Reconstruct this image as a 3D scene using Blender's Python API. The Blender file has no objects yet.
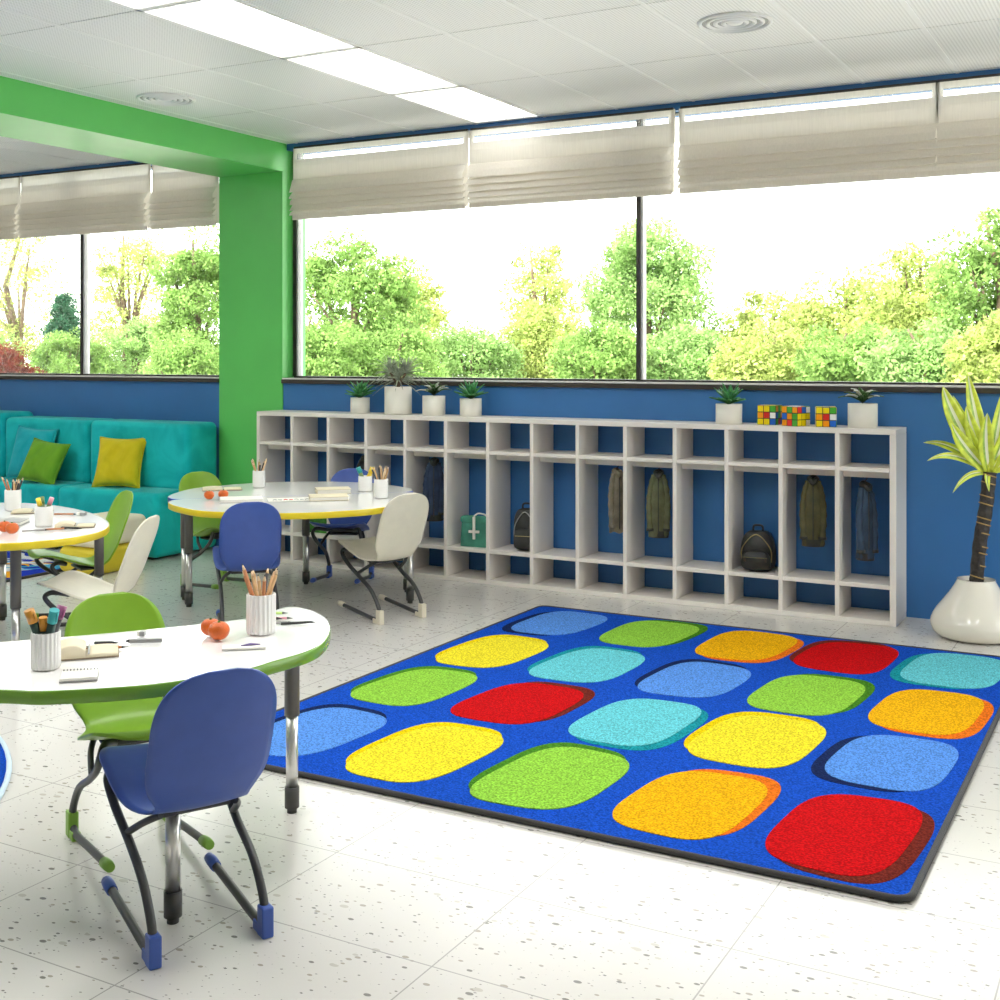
import bpy, bmesh, math, random
import numpy as np
from mathutils import Vector, Matrix
R = random.Random(7)
scene = bpy.context.scene
COL = scene.collection
PI = math.pi

# ------------------------------------------------------------------ materials
def mat(name, color, rough=.5, metal=0, spec=.5, noise=0, nscale=20, bump=0, bscale=60, coat=0, trans=0, sheen=0, emit=None, emit_s=0, color2=None):
    m = bpy.data.materials.new(name); m.use_nodes = True
    nt = m.node_tree; b = nt.nodes['Principled BSDF']
    b.inputs['Base Color'].default_value = (*color, 1)
    b.inputs['Roughness'].default_value = rough
    b.inputs['Metallic'].default_value = metal
    b.inputs['Specular IOR Level'].default_value = spec
    b.inputs['Coat Weight'].default_value = coat
    b.inputs['Coat Roughness'].default_value = .08
    b.inputs['Sheen Weight'].default_value = sheen
    if emit:
        b.inputs['Emission Color'].default_value = (*emit, 1); b.inputs['Emission Strength'].default_value = emit_s
    tc = None
    if noise or color2 or bump:
        tc = nt.nodes.new('ShaderNodeTexCoord')
    if noise or color2:
        n = nt.nodes.new('ShaderNodeTexNoise'); n.inputs['Scale'].default_value = nscale; n.inputs['Detail'].default_value = 5
        nt.links.new(tc.outputs['Object'], n.inputs['Vector'])
        r = nt.nodes.new('ShaderNodeValToRGB')
        c2 = color2 or tuple(min(1, c * (1 + noise)) for c in color)
        c1 = color if color2 else tuple(c * (1 - noise) for c in color)
        r.color_ramp.elements[0].position = .35; r.color_ramp.elements[1].position = .65
        r.color_ramp.elements[0].color = (*c1, 1); r.color_ramp.elements[1].color = (*c2, 1)
        nt.links.new(n.outputs['Fac'], r.inputs['Fac']); nt.links.new(r.outputs['Color'], b.inputs['Base Color'])
    if bump:
        n2 = nt.nodes.new('ShaderNodeTexNoise'); n2.inputs['Scale'].default_value = bscale; n2.inputs['Detail'].default_value = 4
        nt.links.new(tc.outputs['Object'], n2.inputs['Vector'])
        bp = nt.nodes.new('ShaderNodeBump'); bp.inputs['Strength'].default_value = bump; bp.inputs['Distance'].default_value = .01
        nt.links.new(n2.outputs['Fac'], bp.inputs['Height']); nt.links.new(bp.outputs['Normal'], b.inputs['Normal'])
    return m

def leafmat(name, c, tr=.38, var=.6):
    m = bpy.data.materials.new(name); m.use_nodes = True; nt = m.node_tree; nt.nodes.clear()
    o = nt.nodes.new('ShaderNodeOutputMaterial'); d = nt.nodes.new('ShaderNodeBsdfDiffuse'); t = nt.nodes.new('ShaderNodeBsdfTranslucent')
    mx = nt.nodes.new('ShaderNodeMixShader'); mx.inputs[0].default_value = tr
    tc = nt.nodes.new('ShaderNodeTexCoord'); n = nt.nodes.new('ShaderNodeTexNoise'); n.inputs['Scale'].default_value = 3.5; n.inputs['Detail'].default_value = 8
    r = nt.nodes.new('ShaderNodeValToRGB'); r.color_ramp.elements[0].position = .3; r.color_ramp.elements[1].position = .7
    r.color_ramp.elements[0].color = (*[x * (1 - var) for x in c], 1); r.color_ramp.elements[1].color = (*[min(1, x * (1 + var)) for x in c], 1)
    nt.links.new(tc.outputs['Object'], n.inputs['Vector']); nt.links.new(n.outputs['Fac'], r.inputs['Fac'])
    nt.links.new(r.outputs['Color'], d.inputs['Color']); nt.links.new(r.outputs['Color'], t.inputs['Color'])
    nt.links.new(d.outputs[0], mx.inputs[1]); nt.links.new(t.outputs[0], mx.inputs[2]); nt.links.new(mx.outputs[0], o.inputs[0])
    return m

def fabric_translucent(name, c, tr):
    m = bpy.data.materials.new(name); m.use_nodes = True; nt = m.node_tree; nt.nodes.clear()
    o = nt.nodes.new('ShaderNodeOutputMaterial'); d = nt.nodes.new('ShaderNodeBsdfDiffuse'); t = nt.nodes.new('ShaderNodeBsdfTranslucent')
    mx = nt.nodes.new('ShaderNodeMixShader'); mx.inputs[0].default_value = tr
    tc = nt.nodes.new('ShaderNodeTexCoord'); mp = nt.nodes.new('ShaderNodeMapping'); mp.inputs['Scale'].default_value = (120, 120, 6)
    n = nt.nodes.new('ShaderNodeTexNoise'); n.inputs['Scale'].default_value = 1; n.inputs['Detail'].default_value = 3
    r = nt.nodes.new('ShaderNodeValToRGB'); r.color_ramp.elements[0].position = .3; r.color_ramp.elements[1].position = .7
    r.color_ramp.elements[0].color = (*[x * .93 for x in c], 1); r.color_ramp.elements[1].color = (*c, 1)
    nt.links.new(tc.outputs['Object'], mp.inputs['Vector']); nt.links.new(mp.outputs[0], n.inputs['Vector']); nt.links.new(n.outputs['Fac'], r.inputs['Fac'])
    nt.links.new(r.outputs['Color'], d.inputs['Color']); nt.links.new(r.outputs['Color'], t.inputs['Color'])
    nt.links.new(d.outputs[0], mx.inputs[1]); nt.links.new(t.outputs[0], mx.inputs[2]); nt.links.new(mx.outputs[0], o.inputs[0])
    return m

def glassmat():
    m = bpy.data.materials.new('window_glass'); m.use_nodes = True; nt = m.node_tree; nt.nodes.clear()
    o = nt.nodes.new('ShaderNodeOutputMaterial'); t = nt.nodes.new('ShaderNodeBsdfTransparent'); g = nt.nodes.new('ShaderNodeBsdfGlossy')
    t.inputs['Color'].default_value = (.96, .98, .97, 1); g.inputs['Roughness'].default_value = .02
    mx = nt.nodes.new('ShaderNodeMixShader'); lw = nt.nodes.new('ShaderNodeFresnel'); lw.inputs['IOR'].default_value = 1.25
    nt.links.new(lw.outputs[0], mx.inputs[0]); nt.links.new(t.outputs[0], mx.inputs[1]); nt.links.new(g.outputs[0], mx.inputs[2]); nt.links.new(mx.outputs[0], o.inputs[0])
    return m

def sheermat():
    m = fabric_translucent('blind_sheer_band', (.9, .88, .84), .6); nt = m.node_tree
    o = [n for n in nt.nodes if n.type == 'OUTPUT_MATERIAL'][0]; prev = o.inputs[0].links[0].from_socket
    tr = nt.nodes.new('ShaderNodeBsdfTransparent'); mx = nt.nodes.new('ShaderNodeMixShader'); mx.inputs[0].default_value = .8
    nt.links.new(prev, mx.inputs[1]); nt.links.new(tr.outputs[0], mx.inputs[2]); nt.links.new(mx.outputs[0], o.inputs[0])
    return m

def floormat():
    m = bpy.data.materials.new('terrazzo_tiles'); m.use_nodes = True; nt = m.node_tree; b = nt.nodes['Principled BSDF']
    tc = nt.nodes.new('ShaderNodeTexCoord')
    def math_(op, a, bb=None):
        n = nt.nodes.new('ShaderNodeMath'); n.operation = op
        for i, v in enumerate((a, bb)):
            if v is None: continue
            if isinstance(v, (int, float)): n.inputs[i].default_value = v
            else: nt.links.new(v, n.inputs[i])
        return n.outputs[0]
    cur = None
    def rgbmix(fac, c1, c2):
        n = nt.nodes.new('ShaderNodeMix'); n.data_type = 'RGBA'
        nt.links.new(fac, n.inputs['Factor'])
        for k, c in (('A', c1), ('B', c2)):
            s_ = [i for i in n.inputs if i.name == k and i.type == 'RGBA'][0]
            if isinstance(c, tuple): s_.default_value = (*c, 1)
            else: nt.links.new(c, s_)
        return [x for x in n.outputs if x.type == 'RGBA'][0]
    base = (.66, .64, .605)
    cur = base
    for sc, an, thr, dens, col in ((24, .5, .30, .20, (.20, .19, .175)), (27, 2.1, .32, .24, (.36, .33, .28)), (42, 1.2, .34, .22, (.15, .145, .14)), (17, 2.8, .30, .16, (.50, .47, .42)), (55, .1, .36, .22, (.30, .29, .27))):
        mp = nt.nodes.new('ShaderNodeMapping'); mp.inputs['Location'].default_value = (sc * .37, sc * .11, 0); mp.inputs['Scale'].default_value = (sc, sc * 1.7, 0.001); mp.inputs['Rotation'].default_value = (0, 0, an)
        nz = nt.nodes.new('ShaderNodeTexNoise'); nz.inputs['Scale'].default_value = 90
        nt.links.new(tc.outputs['Object'], mp.inputs['Vector'])
        v = nt.nodes.new('ShaderNodeTexVoronoi'); v.inputs['Scale'].default_value = 1; v.distance = 'MANHATTAN' if sc > 30 else 'EUCLIDEAN'; v.inputs['Randomness'].default_value = 1
        nt.links.new(mp.outputs[0], v.inputs['Vector'])
        sp = nt.nodes.new('ShaderNodeSeparateColor'); nt.links.new(v.outputs['Color'], sp.inputs[0])
        # chip size varies per cell, and only some cells hold a chip
        t_ = math_('ADD', math_('MULTIPLY', sp.outputs[1], thr * .75), thr * .25)
        inside = math_('LESS_THAN', v.outputs['Distance'], t_)
        has = math_('LESS_THAN', sp.outputs[0], dens)
        f = math_('MULTIPLY', inside, has)
        cur = rgbmix(f, cur, col)
    # joints
    sx = nt.nodes.new('ShaderNodeSeparateXYZ'); nt.links.new(tc.outputs['Object'], sx.inputs[0])
    def joint(o, off, per, w):
        a = math_('ADD', o, off); a = math_('DIVIDE', a, per); a = math_('FRACT', a); a = math_('SUBTRACT', a, .5); a = math_('ABSOLUTE', a); a = math_('SUBTRACT', .5, a)
        return math_('LESS_THAN', a, w / per / 2)
    j = math_('MAXIMUM', joint(sx.outputs[0], 1.036 + 65.5, .655, .0045), joint(sx.outputs[1], -2.225 + 47, .47, .0045))
    cur = rgbmix(j, cur, (.36, .35, .33))
    nt.links.new(cur, b.inputs['Base Color'])
    b.inputs['Roughness'].default_value = .22; b.inputs['Specular IOR Level'].default_value = .5
    return m

def ceilmat():
    m = bpy.data.materials.new('perforated_tile'); m.use_nodes = True; nt = m.node_tree; b = nt.nodes['Principled BSDF']
    tc = nt.nodes.new('ShaderNodeTexCoord')
    mp = nt.nodes.new('ShaderNodeMapping'); mp.inputs['Scale'].default_value = (55, 55, 0); mp.inputs['Rotation'].default_value = (0, 0, 0)
    nt.links.new(tc.outputs['Object'], mp.inputs['Vector'])
    v = nt.nodes.new('ShaderNodeTexVoronoi'); v.inputs['Randomness'].default_value = 0; v.inputs['Scale'].default_value = 1
    nt.links.new(mp.outputs[0], v.inputs['Vector'])
    r = nt.nodes.new('ShaderNodeValToRGB'); r.color_ramp.elements[0].position = .22; r.color_ramp.elements[1].position = .32
    r.color_ramp.elements[0].color = (.60, .60, .59, 1); r.color_ramp.elements[1].color = (.88, .88, .87, 1)
    nt.links.new(v.outputs['Distance'], r.inputs['Fac']); nt.links.new(r.outputs['Color'], b.inputs['Base Color'])
    b.inputs['Roughness'].default_value = .45
    return m

def carpet(name, c, var=.4):
    m = mat(name, c, rough=.95, spec=.05)
    nt = m.node_tree; b = nt.nodes['Principled BSDF']
    tc = nt.nodes.new('ShaderNodeTexCoord'); n = nt.nodes.new('ShaderNodeTexNoise'); n.inputs['Scale'].default_value = 130; n.inputs['Detail'].default_value = 3
    nt.links.new(tc.outputs['Object'], n.inputs['Vector'])
    r = nt.nodes.new('ShaderNodeValToRGB'); r.color_ramp.elements[0].position = .38; r.color_ramp.elements[1].position = .62
    r.color_ramp.elements[0].color = (*[x * (1 - var) for x in c], 1); r.color_ramp.elements[1].color = (*[min(1, x * (1 + var * .6)) for x in c], 1)
    nt.links.new(n.outputs['Fac'], r.inputs['Fac']); nt.links.new(r.outputs['Color'], b.inputs['Base Color'])
    bp = nt.nodes.new('ShaderNodeBump'); bp.inputs['Strength'].default_value = .7; bp.inputs['Distance'].default_value = .008
    nt.links.new(n.outputs['Fac'], bp.inputs['Height']); nt.links.new(bp.outputs['Normal'], b.inputs['Normal'])
    return m

def velvet(name, c, c2):
    m = mat(name, c, rough=.8, spec=.15, sheen=.12, color2=c2, nscale=3.2, bump=.15, bscale=200)
    n = [x for x in m.node_tree.nodes if x.type == 'TEX_NOISE'][0]; n.inputs['Detail'].default_value = 8; n.inputs['Distortion'].default_value = 1.2
    return m

M = {}
M['floor'] = floormat(); M['ceil'] = ceilmat(); M['glass'] = glassmat()
M['ceil_plain'] = mat('ceiling_grid_white', (.86, .86, .85), .4)
M['blue_wall'] = mat('blue_wall_paint', (.036, .165, .43), .42, noise=.04, nscale=3)
M['green_wall'] = mat('green_wall_paint', (.13, .60, .13), .34, noise=.03, nscale=3)
M['white_wall'] = mat('white_wall_paint', (.82, .81, .79), .6)
M['frame_dark'] = mat('dark_window_frame', (.035, .031, .028), .4)
M['frame_light'] = mat('pale_window_bead', (.6, .6, .6), .4)
M['sill'] = mat('dark_sill', (.045, .038, .032), .3)
M['sill_edge'] = mat('pale_sill_strip', (.75, .73, .7), .3)
M['blind'] = fabric_translucent('blind_linen', (.86, .83, .78), .5)
M['sheer'] = sheermat()
M['shelf'] = mat('shelf_laminate', (.82, .77, .72), .45)
M['shelf_in'] = M['shelf']
M['white_lam'] = mat('white_laminate', (.91, .905, .89), .14, coat=.15)
M['yellow_edge'] = mat('yellow_edge_band', (.78, .60, .02), .3)
M['green_edge'] = mat('green_edge_band', (.16, .36, .03), .22, coat=.3)
M['blue_edge'] = mat('blue_edge_band', (.05, .1, .5), .3)
M['tube'] = mat('charcoal_tube', (.045, .046, .048), .38, spec=.5)
M['table_leg'] = mat('grey_table_leg', (.125, .118, .11), .4)
M['chrome'] = mat('satin_chrome', (.72, .71, .69), .28, metal=1)
M['foot_dark'] = mat('dark_foot', (.06, .058, .055), .5)
M['ch_blue'] = mat('blue_plastic', (.045, .10, .40), .33, noise=.03)
M['ch_green'] = mat('green_plastic', (.24, .45, .03), .33, noise=.03)
M['ch_white'] = mat('cream_plastic', (.80, .755, .63), .35, noise=.02)
M['cap_green'] = mat('green_cap', (.22, .42, .05), .4)
M['cap_blue'] = mat('blue_cap', (.05, .11, .42), .4)
M['cap_cream'] = mat('cream_cap', (.74, .68, .54), .4)
M['ceramic'] = mat('white_ceramic', (.84, .83, .81), .25, coat=.3)
M['cream_pot'] = mat('cream_pot', (.80, .77, .69), .45)
M['vase'] = mat('cream_glazed_vase', (.79, .75, .66), .18, coat=.6)
M['soil'] = mat('dark_soil', (.04, .028, .018), .95, bump=.8)
M['teal'] = velvet('teal_velvet', (.0, .38, .40), (.01, .54, .55))
M['cush_teal'] = velvet('aqua_cushion', (.0, .36, .42), (.03, .46, .52))
M['cush_green'] = velvet('green_cushion', (.13, .33, .02), (.19, .42, .03))
M['cush_yellow'] = velvet('yellow_cushion', (.55, .45, .01), (.68, .56, .02))
M['cream_cush'] = mat('cream_vinyl', (.86, .80, .63), .5)
M['yel_vinyl'] = mat('yellow_vinyl', (.72, .58, .03), .5)
M['rug_blue'] = carpet('rug_royal_blue', (.008, .075, .50))
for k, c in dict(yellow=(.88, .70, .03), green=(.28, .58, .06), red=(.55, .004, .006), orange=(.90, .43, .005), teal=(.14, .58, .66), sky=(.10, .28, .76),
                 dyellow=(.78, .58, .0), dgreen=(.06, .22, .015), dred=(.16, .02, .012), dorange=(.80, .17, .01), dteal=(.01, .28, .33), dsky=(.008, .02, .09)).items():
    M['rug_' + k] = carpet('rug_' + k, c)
M['rug_edge'] = mat('rug_binding', (.035, .032, .03), .6, bump=.3, bscale=300)
M['rug_pale'] = mat('pale_binding', (.55, .68, .78), .7)
M['orange_fruit'] = mat('tangerine_skin', (.66, .12, .01), .35, noise=.12, nscale=30, bump=.25, bscale=250)
M['stem'] = mat('fruit_stem', (.12, .22, .03), .7)
M['wood'] = mat('pencil_wood', (.62, .38, .18), .6, noise=.1)
M['wood_pale'] = mat('pale_pencil', (.78, .58, .36), .55)
M['wood_red'] = mat('rust_pencil', (.55, .22, .09), .45)
M['graphite'] = mat('graphite', (.03, .03, .03), .4)
M['black'] = mat('black_plastic', (.02, .02, .022), .35)
M['paper'] = mat('paper', (.86, .84, .78), .8)
M['page'] = mat('cream_page', (.74, .66, .48), .8)
M['cover'] = mat('brown_cover', (.30, .22, .14), .6)
M['grey_pl'] = mat('grey_plastic', (.33, .33, .32), .4)
M['m_orange'] = mat('marker_ochre', (.62, .27, .03), .35)
M['m_teal'] = mat('marker_teal', (.03, .36, .38), .35)
M['m_dark'] = mat('marker_dark_green', (.03, .07, .06), .4)
M['m_plum'] = mat('marker_plum', (.32, .07, .2), .35)
M['m_red'] = mat('marker_red', (.65, .04, .04), .35)
M['m_lime'] = mat('marker_lime', (.45, .62, .15), .35)
M['m_pink'] = mat('marker_pink', (.7, .35, .42), .35)
M['m_yellow'] = mat('marker_yellow', (.85, .62, .05), .35)
M['m_olive'] = mat('marker_olive', (.18, .27, .10), .4)
M['succ'] = mat('succulent_green', (.06, .26, .08), .45, noise=.3, nscale=25)
M['succ_dark'] = mat('succulent_dark', (.05, .12, .03), .4, noise=.4, nscale=25)
M['succ_pale'] = mat('succulent_pale_tip', (.55, .58, .50), .5)
M['grey_leaf'] = mat('grey_green_leaf', (.34, .38, .28), .6, noise=.3, nscale=20)
M['bark'] = mat('dark_ringed_bark', (.032, .026, .022), .6, noise=.5, nscale=40, bump=.6, bscale=60)
M['ring'] = mat('tan_bark_ring', (.38, .24, .08), .6)
M['drac_y'] = mat('leaf_lime_margin', (.60, .69, .06), .35, noise=.2)
M['drac_g'] = mat('leaf_green_centre', (.30, .48, .08), .35, noise=.25, nscale=30)
M['drac_w'] = mat('leaf_pale_stripe', (.82, .84, .62), .35)
M['coat_navy'] = mat('navy_coat', (.018, .035, .075), .8, noise=.25, nscale=15, bump=.4, bscale=35)
M['coat_blue'] = mat('slate_blue_coat', (.03, .055, .10), .8, noise=.25, nscale=15, bump=.5, bscale=35)
M['coat_olive'] = mat('olive_coat', (.08, .073, .03), .8, noise=.25, nscale=15, bump=.4, bscale=35)
M['coat_khaki'] = mat('khaki_coat', (.115, .12, .06), .8, noise=.25, nscale=15, bump=.4, bscale=35)
M['coat_tan'] = mat('taupe_coat', (.18, .155, .11), .8, noise=.25, nscale=15, bump=.4, bscale=35)
M['coat_dark'] = mat('dark_coat', (.02, .025, .022), .8, noise=.25, nscale=15, bump=.4, bscale=35)
M['bag_teal'] = mat('green_canvas', (.06, .27, .19), .8, noise=.2, nscale=12, bump=.3, bscale=80)
M['bag_green'] = mat('leaf_green_canvas', (.05, .22, .03), .8, noise=.5, nscale=14, bump=.6, bscale=25)
M['bag_black'] = mat('black_leather', (.018, .017, .015), .4, noise=.3, bump=.3, bscale=60)
M['bag_brown'] = mat('dark_brown_leather', (.06, .035, .02), .4, noise=.3, bump=.3, bscale=60)
M['strap_white'] = mat('white_webbing', (.8, .78, .72), .7)
M['brass'] = mat('brass_zip', (.5, .4, .2), .35, metal=1)
for k, c in dict(y=(.86, .68, .0), g=(.06, .40, .03), r=(.72, .02, .015), w=(.86, .86, .84), b=(.01, .13, .60), o=(.92, .33, .0)).items():
    M['cube_' + k] = mat('cube_face_' + k, c, .3)
M['light'] = mat('lamp_diffuser', (.9, .9, .88), .4, emit=(1, .985, .95), emit_s=2.8)
M['light_fill'] = mat('fill_panel_diffuser', (.9, .9, .88), .4, emit=(1, .985, .955), emit_s=11)  # stronger glow for the added fill panels out of view
M['louvre'] = mat('lamp_louvre', (.85, .85, .83), .4)
M['bounce_ground'] = mat('pale_bounce_ground', (.55, .53, .48), .9, noise=.2, nscale=2)  # hidden ground, made pale to bounce daylight onto the ceiling
M['trunk'] = mat('tree_trunk', (.16, .11, .075), .9, noise=.4, nscale=6, bump=.5)
M['leaf_a'] = leafmat('leaf_yellow_green', (.42, .50, .16))
M['leaf_b'] = leafmat('leaf_mid_green', (.26, .41, .12))
M['leaf_c'] = leafmat('leaf_fresh_green', (.31, .47, .17))
M['leaf_d'] = leafmat('leaf_blue_green', (.06, .16, .09))
M['leaf_r'] = leafmat('leaf_copper', (.22, .05, .035))
M['rugp_w'] = carpet('rug_pattern_white', (.75, .75, .78), .2)
M['rugp_o'] = carpet('rug_pattern_orange', (.85, .38, .03), .2)
M['rugp_s'] = carpet('rug_pattern_sky', (.08, .42, .70), .2)
M['rugp_b'] = carpet('rug_pattern_blue', (.015, .04, .45), .3)

# ------------------------------------------------------------------ mesh builder
class MB:
    def __init__(s): s.v = []; s.f = []; s.m = []; s.sm = []
    def add(s, vs, fs, mi=0, smooth=False):
        o = len(s.v); s.v += [tuple(v) for v in vs]
        for f in fs: s.f.append([i + o for i in f]); s.m.append(mi if isinstance(mi, int) else 0); s.sm.append(smooth)
        return o
    def box(s, x0, x1, y0, y1, z0, z1, mi=0):
        v = [(x, y, z) for z in (z0, z1) for y in (y0, y1) for x in (x0, x1)]
        s.add(v, [(0, 2, 3, 1), (4, 5, 7, 6), (0, 1, 5, 4), (2, 6, 7, 3), (0, 4, 6, 2), (1, 3, 7, 5)], mi); return s
    def obox(s, mtx, sx, sy, sz, mi=0):
        v = [mtx @ Vector((x * sx, y * sy, z * sz)) for z in (-.5, .5) for y in (-.5, .5) for x in (-.5, .5)]
        s.add(v, [(0, 2, 3, 1), (4, 5, 7, 6), (0, 1, 5, 4), (2, 6, 7, 3), (0, 4, 6, 2), (1, 3, 7, 5)], mi); return s
    def tube(s, path, r, n=12, mi=0, caps=True, sq=(1, 1)):
        P = [Vector(p) for p in path]; N = len(P)
        rr = r if isinstance(r, (list, tuple)) else [r] * N
        t0 = (P[1] - P[0]).normalized(); a = Vector((0, 0, 1)) if abs(t0.z) < .9 else Vector((1, 0, 0))
        u = t0.cross(a).normalized(); vs = []
        for i in range(N):
            t = (P[min(i + 1, N - 1)] - P[max(i - 1, 0)]).normalized()
            u = (u - t * u.dot(t)).normalized(); w = t.cross(u)
            for k in range(n):
                A = 2 * PI * k / n; vs.append(P[i] + (u * math.cos(A) * sq[0] + w * math.sin(A) * sq[1]) * rr[i])
        fs = [(i * n + k, i * n + (k + 1) % n, (i + 1) * n + (k + 1) % n, (i + 1) * n + k) for i in range(N - 1) for k in range(n)]
        s.add(vs, fs, mi, True)
        if caps:
            o = len(s.v) - N * n
            s.f.append([o + k for k in range(n)][::-1]); s.m.append(mi); s.sm.append(False)
            s.f.append([o + (N - 1) * n + k for k in range(n)]); s.m.append(mi); s.sm.append(False)
        return s
    def lathe(s, prof, n=32, c=(0, 0, 0), mi=0, flute=0, nf=0):
        vs = []
        for (r, z) in prof:
            for k in range(n):
                A = 2 * PI * k / n; q = r * (1 + flute * math.cos(nf * A)) if flute else r
                vs.append((c[0] + q * math.cos(A), c[1] + q * math.sin(A), c[2] + z))
        fs = [(i * n + k, i * n + (k + 1) % n, (i + 1) * n + (k + 1) % n, (i + 1) * n + k) for i in range(len(prof) - 1) for k in range(n)]
        o = s.add(vs, fs, mi, True)
        if prof[0][0] > 1e-5: s.f.append([o + k for k in range(n)][::-1]); s.m.append(mi); s.sm.append(False)
        if prof[-1][0] > 1e-5: s.f.append([o + (len(prof) - 1) * n + k for k in range(n)]); s.m.append(mi); s.sm.append(False)
        return s
    def prism(s, poly, z0, z1, mi=0, mi_side=None, top=True, bot=True, smooth=False):
        n = len(poly); vs = [(x, y, z0) for x, y in poly] + [(x, y, z1) for x, y in poly]
        o = s.add(vs, [(i, (i + 1) % n, n + (i + 1) % n, n + i) for i in range(n)], mi if mi_side is None else mi_side, smooth)
        if top: s.f.append([o + n + i for i in range(n)]); s.m.append(mi); s.sm.append(False)
        if bot: s.f.append([o + i for i in range(n)][::-1]); s.m.append(mi); s.sm.append(False)
        return s
    def grid(s, fn, nu, nv, mi=0, mf=None, smooth=True, closeu=False):
        vs = [fn(i / nu, j / nv) for j in range(nv + 1) for i in range(nu + 1)]
        o = len(s.v); s.v += [tuple(v) for v in vs]
        for j in range(nv):
            for i in range(nu):
                a = o + j * (nu + 1) + i; s.f.append([a, a + 1, a + nu + 2, a + nu + 1]); s.m.append(mf(i, j) if mf else mi); s.sm.append(smooth)
        return s
    def build(s, name, mats, parent=None, bevel=0, seg=2, weld=False, solid=0, subsurf=0, loc=None, rot=None):
        me = bpy.data.meshes.new(name); me.from_pydata(s.v, [], s.f)
        if not isinstance(mats, (list, tuple)): mats = [mats]
        for m in mats: me.materials.append(m)
        me.polygons.foreach_set('material_index', s.m); me.polygons.foreach_set('use_smooth', s.sm)
        bm = bmesh.new(); bm.from_mesh(me)
        if weld: bmesh.ops.remove_doubles(bm, verts=bm.verts, dist=1e-5)
        bmesh.ops.recalc_face_normals(bm, faces=bm.faces); bm.to_mesh(me); bm.free()
        o = bpy.data.objects.new(name, me); COL.objects.link(o)
        if parent: o.parent = parent
        if solid:
            d = o.modifiers.new('s', 'SOLIDIFY'); d.thickness = solid; d.offset = 0
        if bevel:
            d = o.modifiers.new('b', 'BEVEL'); d.width = bevel; d.segments = seg; d.limit_method = 'ANGLE'; d.angle_limit = .6
        if subsurf:
            d = o.modifiers.new('u', 'SUBSURF'); d.levels = subsurf; d.render_levels = subsurf
        if loc: o.location = loc
        if rot: o.rotation_euler = rot
        return o

def tag(o, label, cat, group=None, kind=None):
    o['label'] = label; o['category'] = cat
    if group: o['group'] = group
    if kind: o['kind'] = kind
    return o
def thing(name, label, cat, loc=(0, 0, 0), rz=0, group=None):
    o = bpy.data.objects.new(name, None); COL.objects.link(o); o.location = loc; o.rotation_euler = (0, 0, rz); o.empty_display_size = .1
    return tag(o, label, cat, group)
def struct(o): o['kind'] = 'structure'; return o
def kids(o): return [c for c in bpy.data.objects if c.parent == o]
def copy_tree(o, parent=None):
    c = o.copy(); COL.objects.link(c)
    if parent: c.parent = parent
    for ch in kids(o): copy_tree(ch, c)
    return c
def face_rz(f): return math.atan2(-f[0], f[1])
def catmull(P, n=8, closed=False):
    out = []; N = len(P)
    rng = range(N) if closed else range(N - 1)
    for i in rng:
        g = (lambda k: P[k % N]) if closed else (lambda k: P[max(0, min(N - 1, k))])
        p0, p1, p2, p3 = [Vector(g(i + k)) for k in (-1, 0, 1, 2)]
        for j in range(n):
            t = j / n; out.append(.5 * ((2 * p1) + (-p0 + p2) * t + (2 * p0 - 5 * p1 + 4 * p2 - p3) * t * t + (-p0 + 3 * p1 - 3 * p2 + p3) * t ** 3))
    if not closed: out.append(Vector(P[-1]))
    return out

# ------------------------------------------------------------------ room
XL, XR, YF, YB, CZ = -13.0, 2.4, -4.6, 7.695, 3.30
HY = 7.74       # face of the header strip above the blinds
GY = 7.84       # glass plane
PX0, PX1 = -6.90, -6.235
struct(MB().box(XL - .2, XR + .2, YF - .2, 8.0, -.2, 0).build('floor', M['floor']))
struct(MB().box(XL, XR, YB, 7.98, 0, 1.395).box(XL, XR, HY, 7.98, 3.25, CZ + .1).build('wall_back', M['blue_wall']))
struct(MB().box(XL - .2, XL, YF, 7.98, 0, CZ + .1).build('wall_left', M['white_wall']))
struct(MB().box(XL, XR, YF - .2, YF, 0, CZ + .1).build('wall_front', M['white_wall']))
RW0, RW1, RWZ0, RWZ1 = 5.3, 7.5, .12, 3.12
struct(MB().box(XR, XR + .2, YF, RW0, 0, CZ + .1).box(XR, XR + .2, RW1, 7.98, 0, CZ + .1).box(XR, XR + .2, RW0, RW1, 0, RWZ0).box(XR, XR + .2, RW0, RW1, RWZ1, CZ + .1).build('wall_right', M['white_wall']))
struct(MB().box(PX0, PX1, YB - .01, 7.98, 0, 3.08).build('pillar', M['green_wall']))
struct(MB().box(PX0, PX1, YF, 7.96, 3.075, CZ + .05).build('beam', M['green_wall']))
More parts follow.
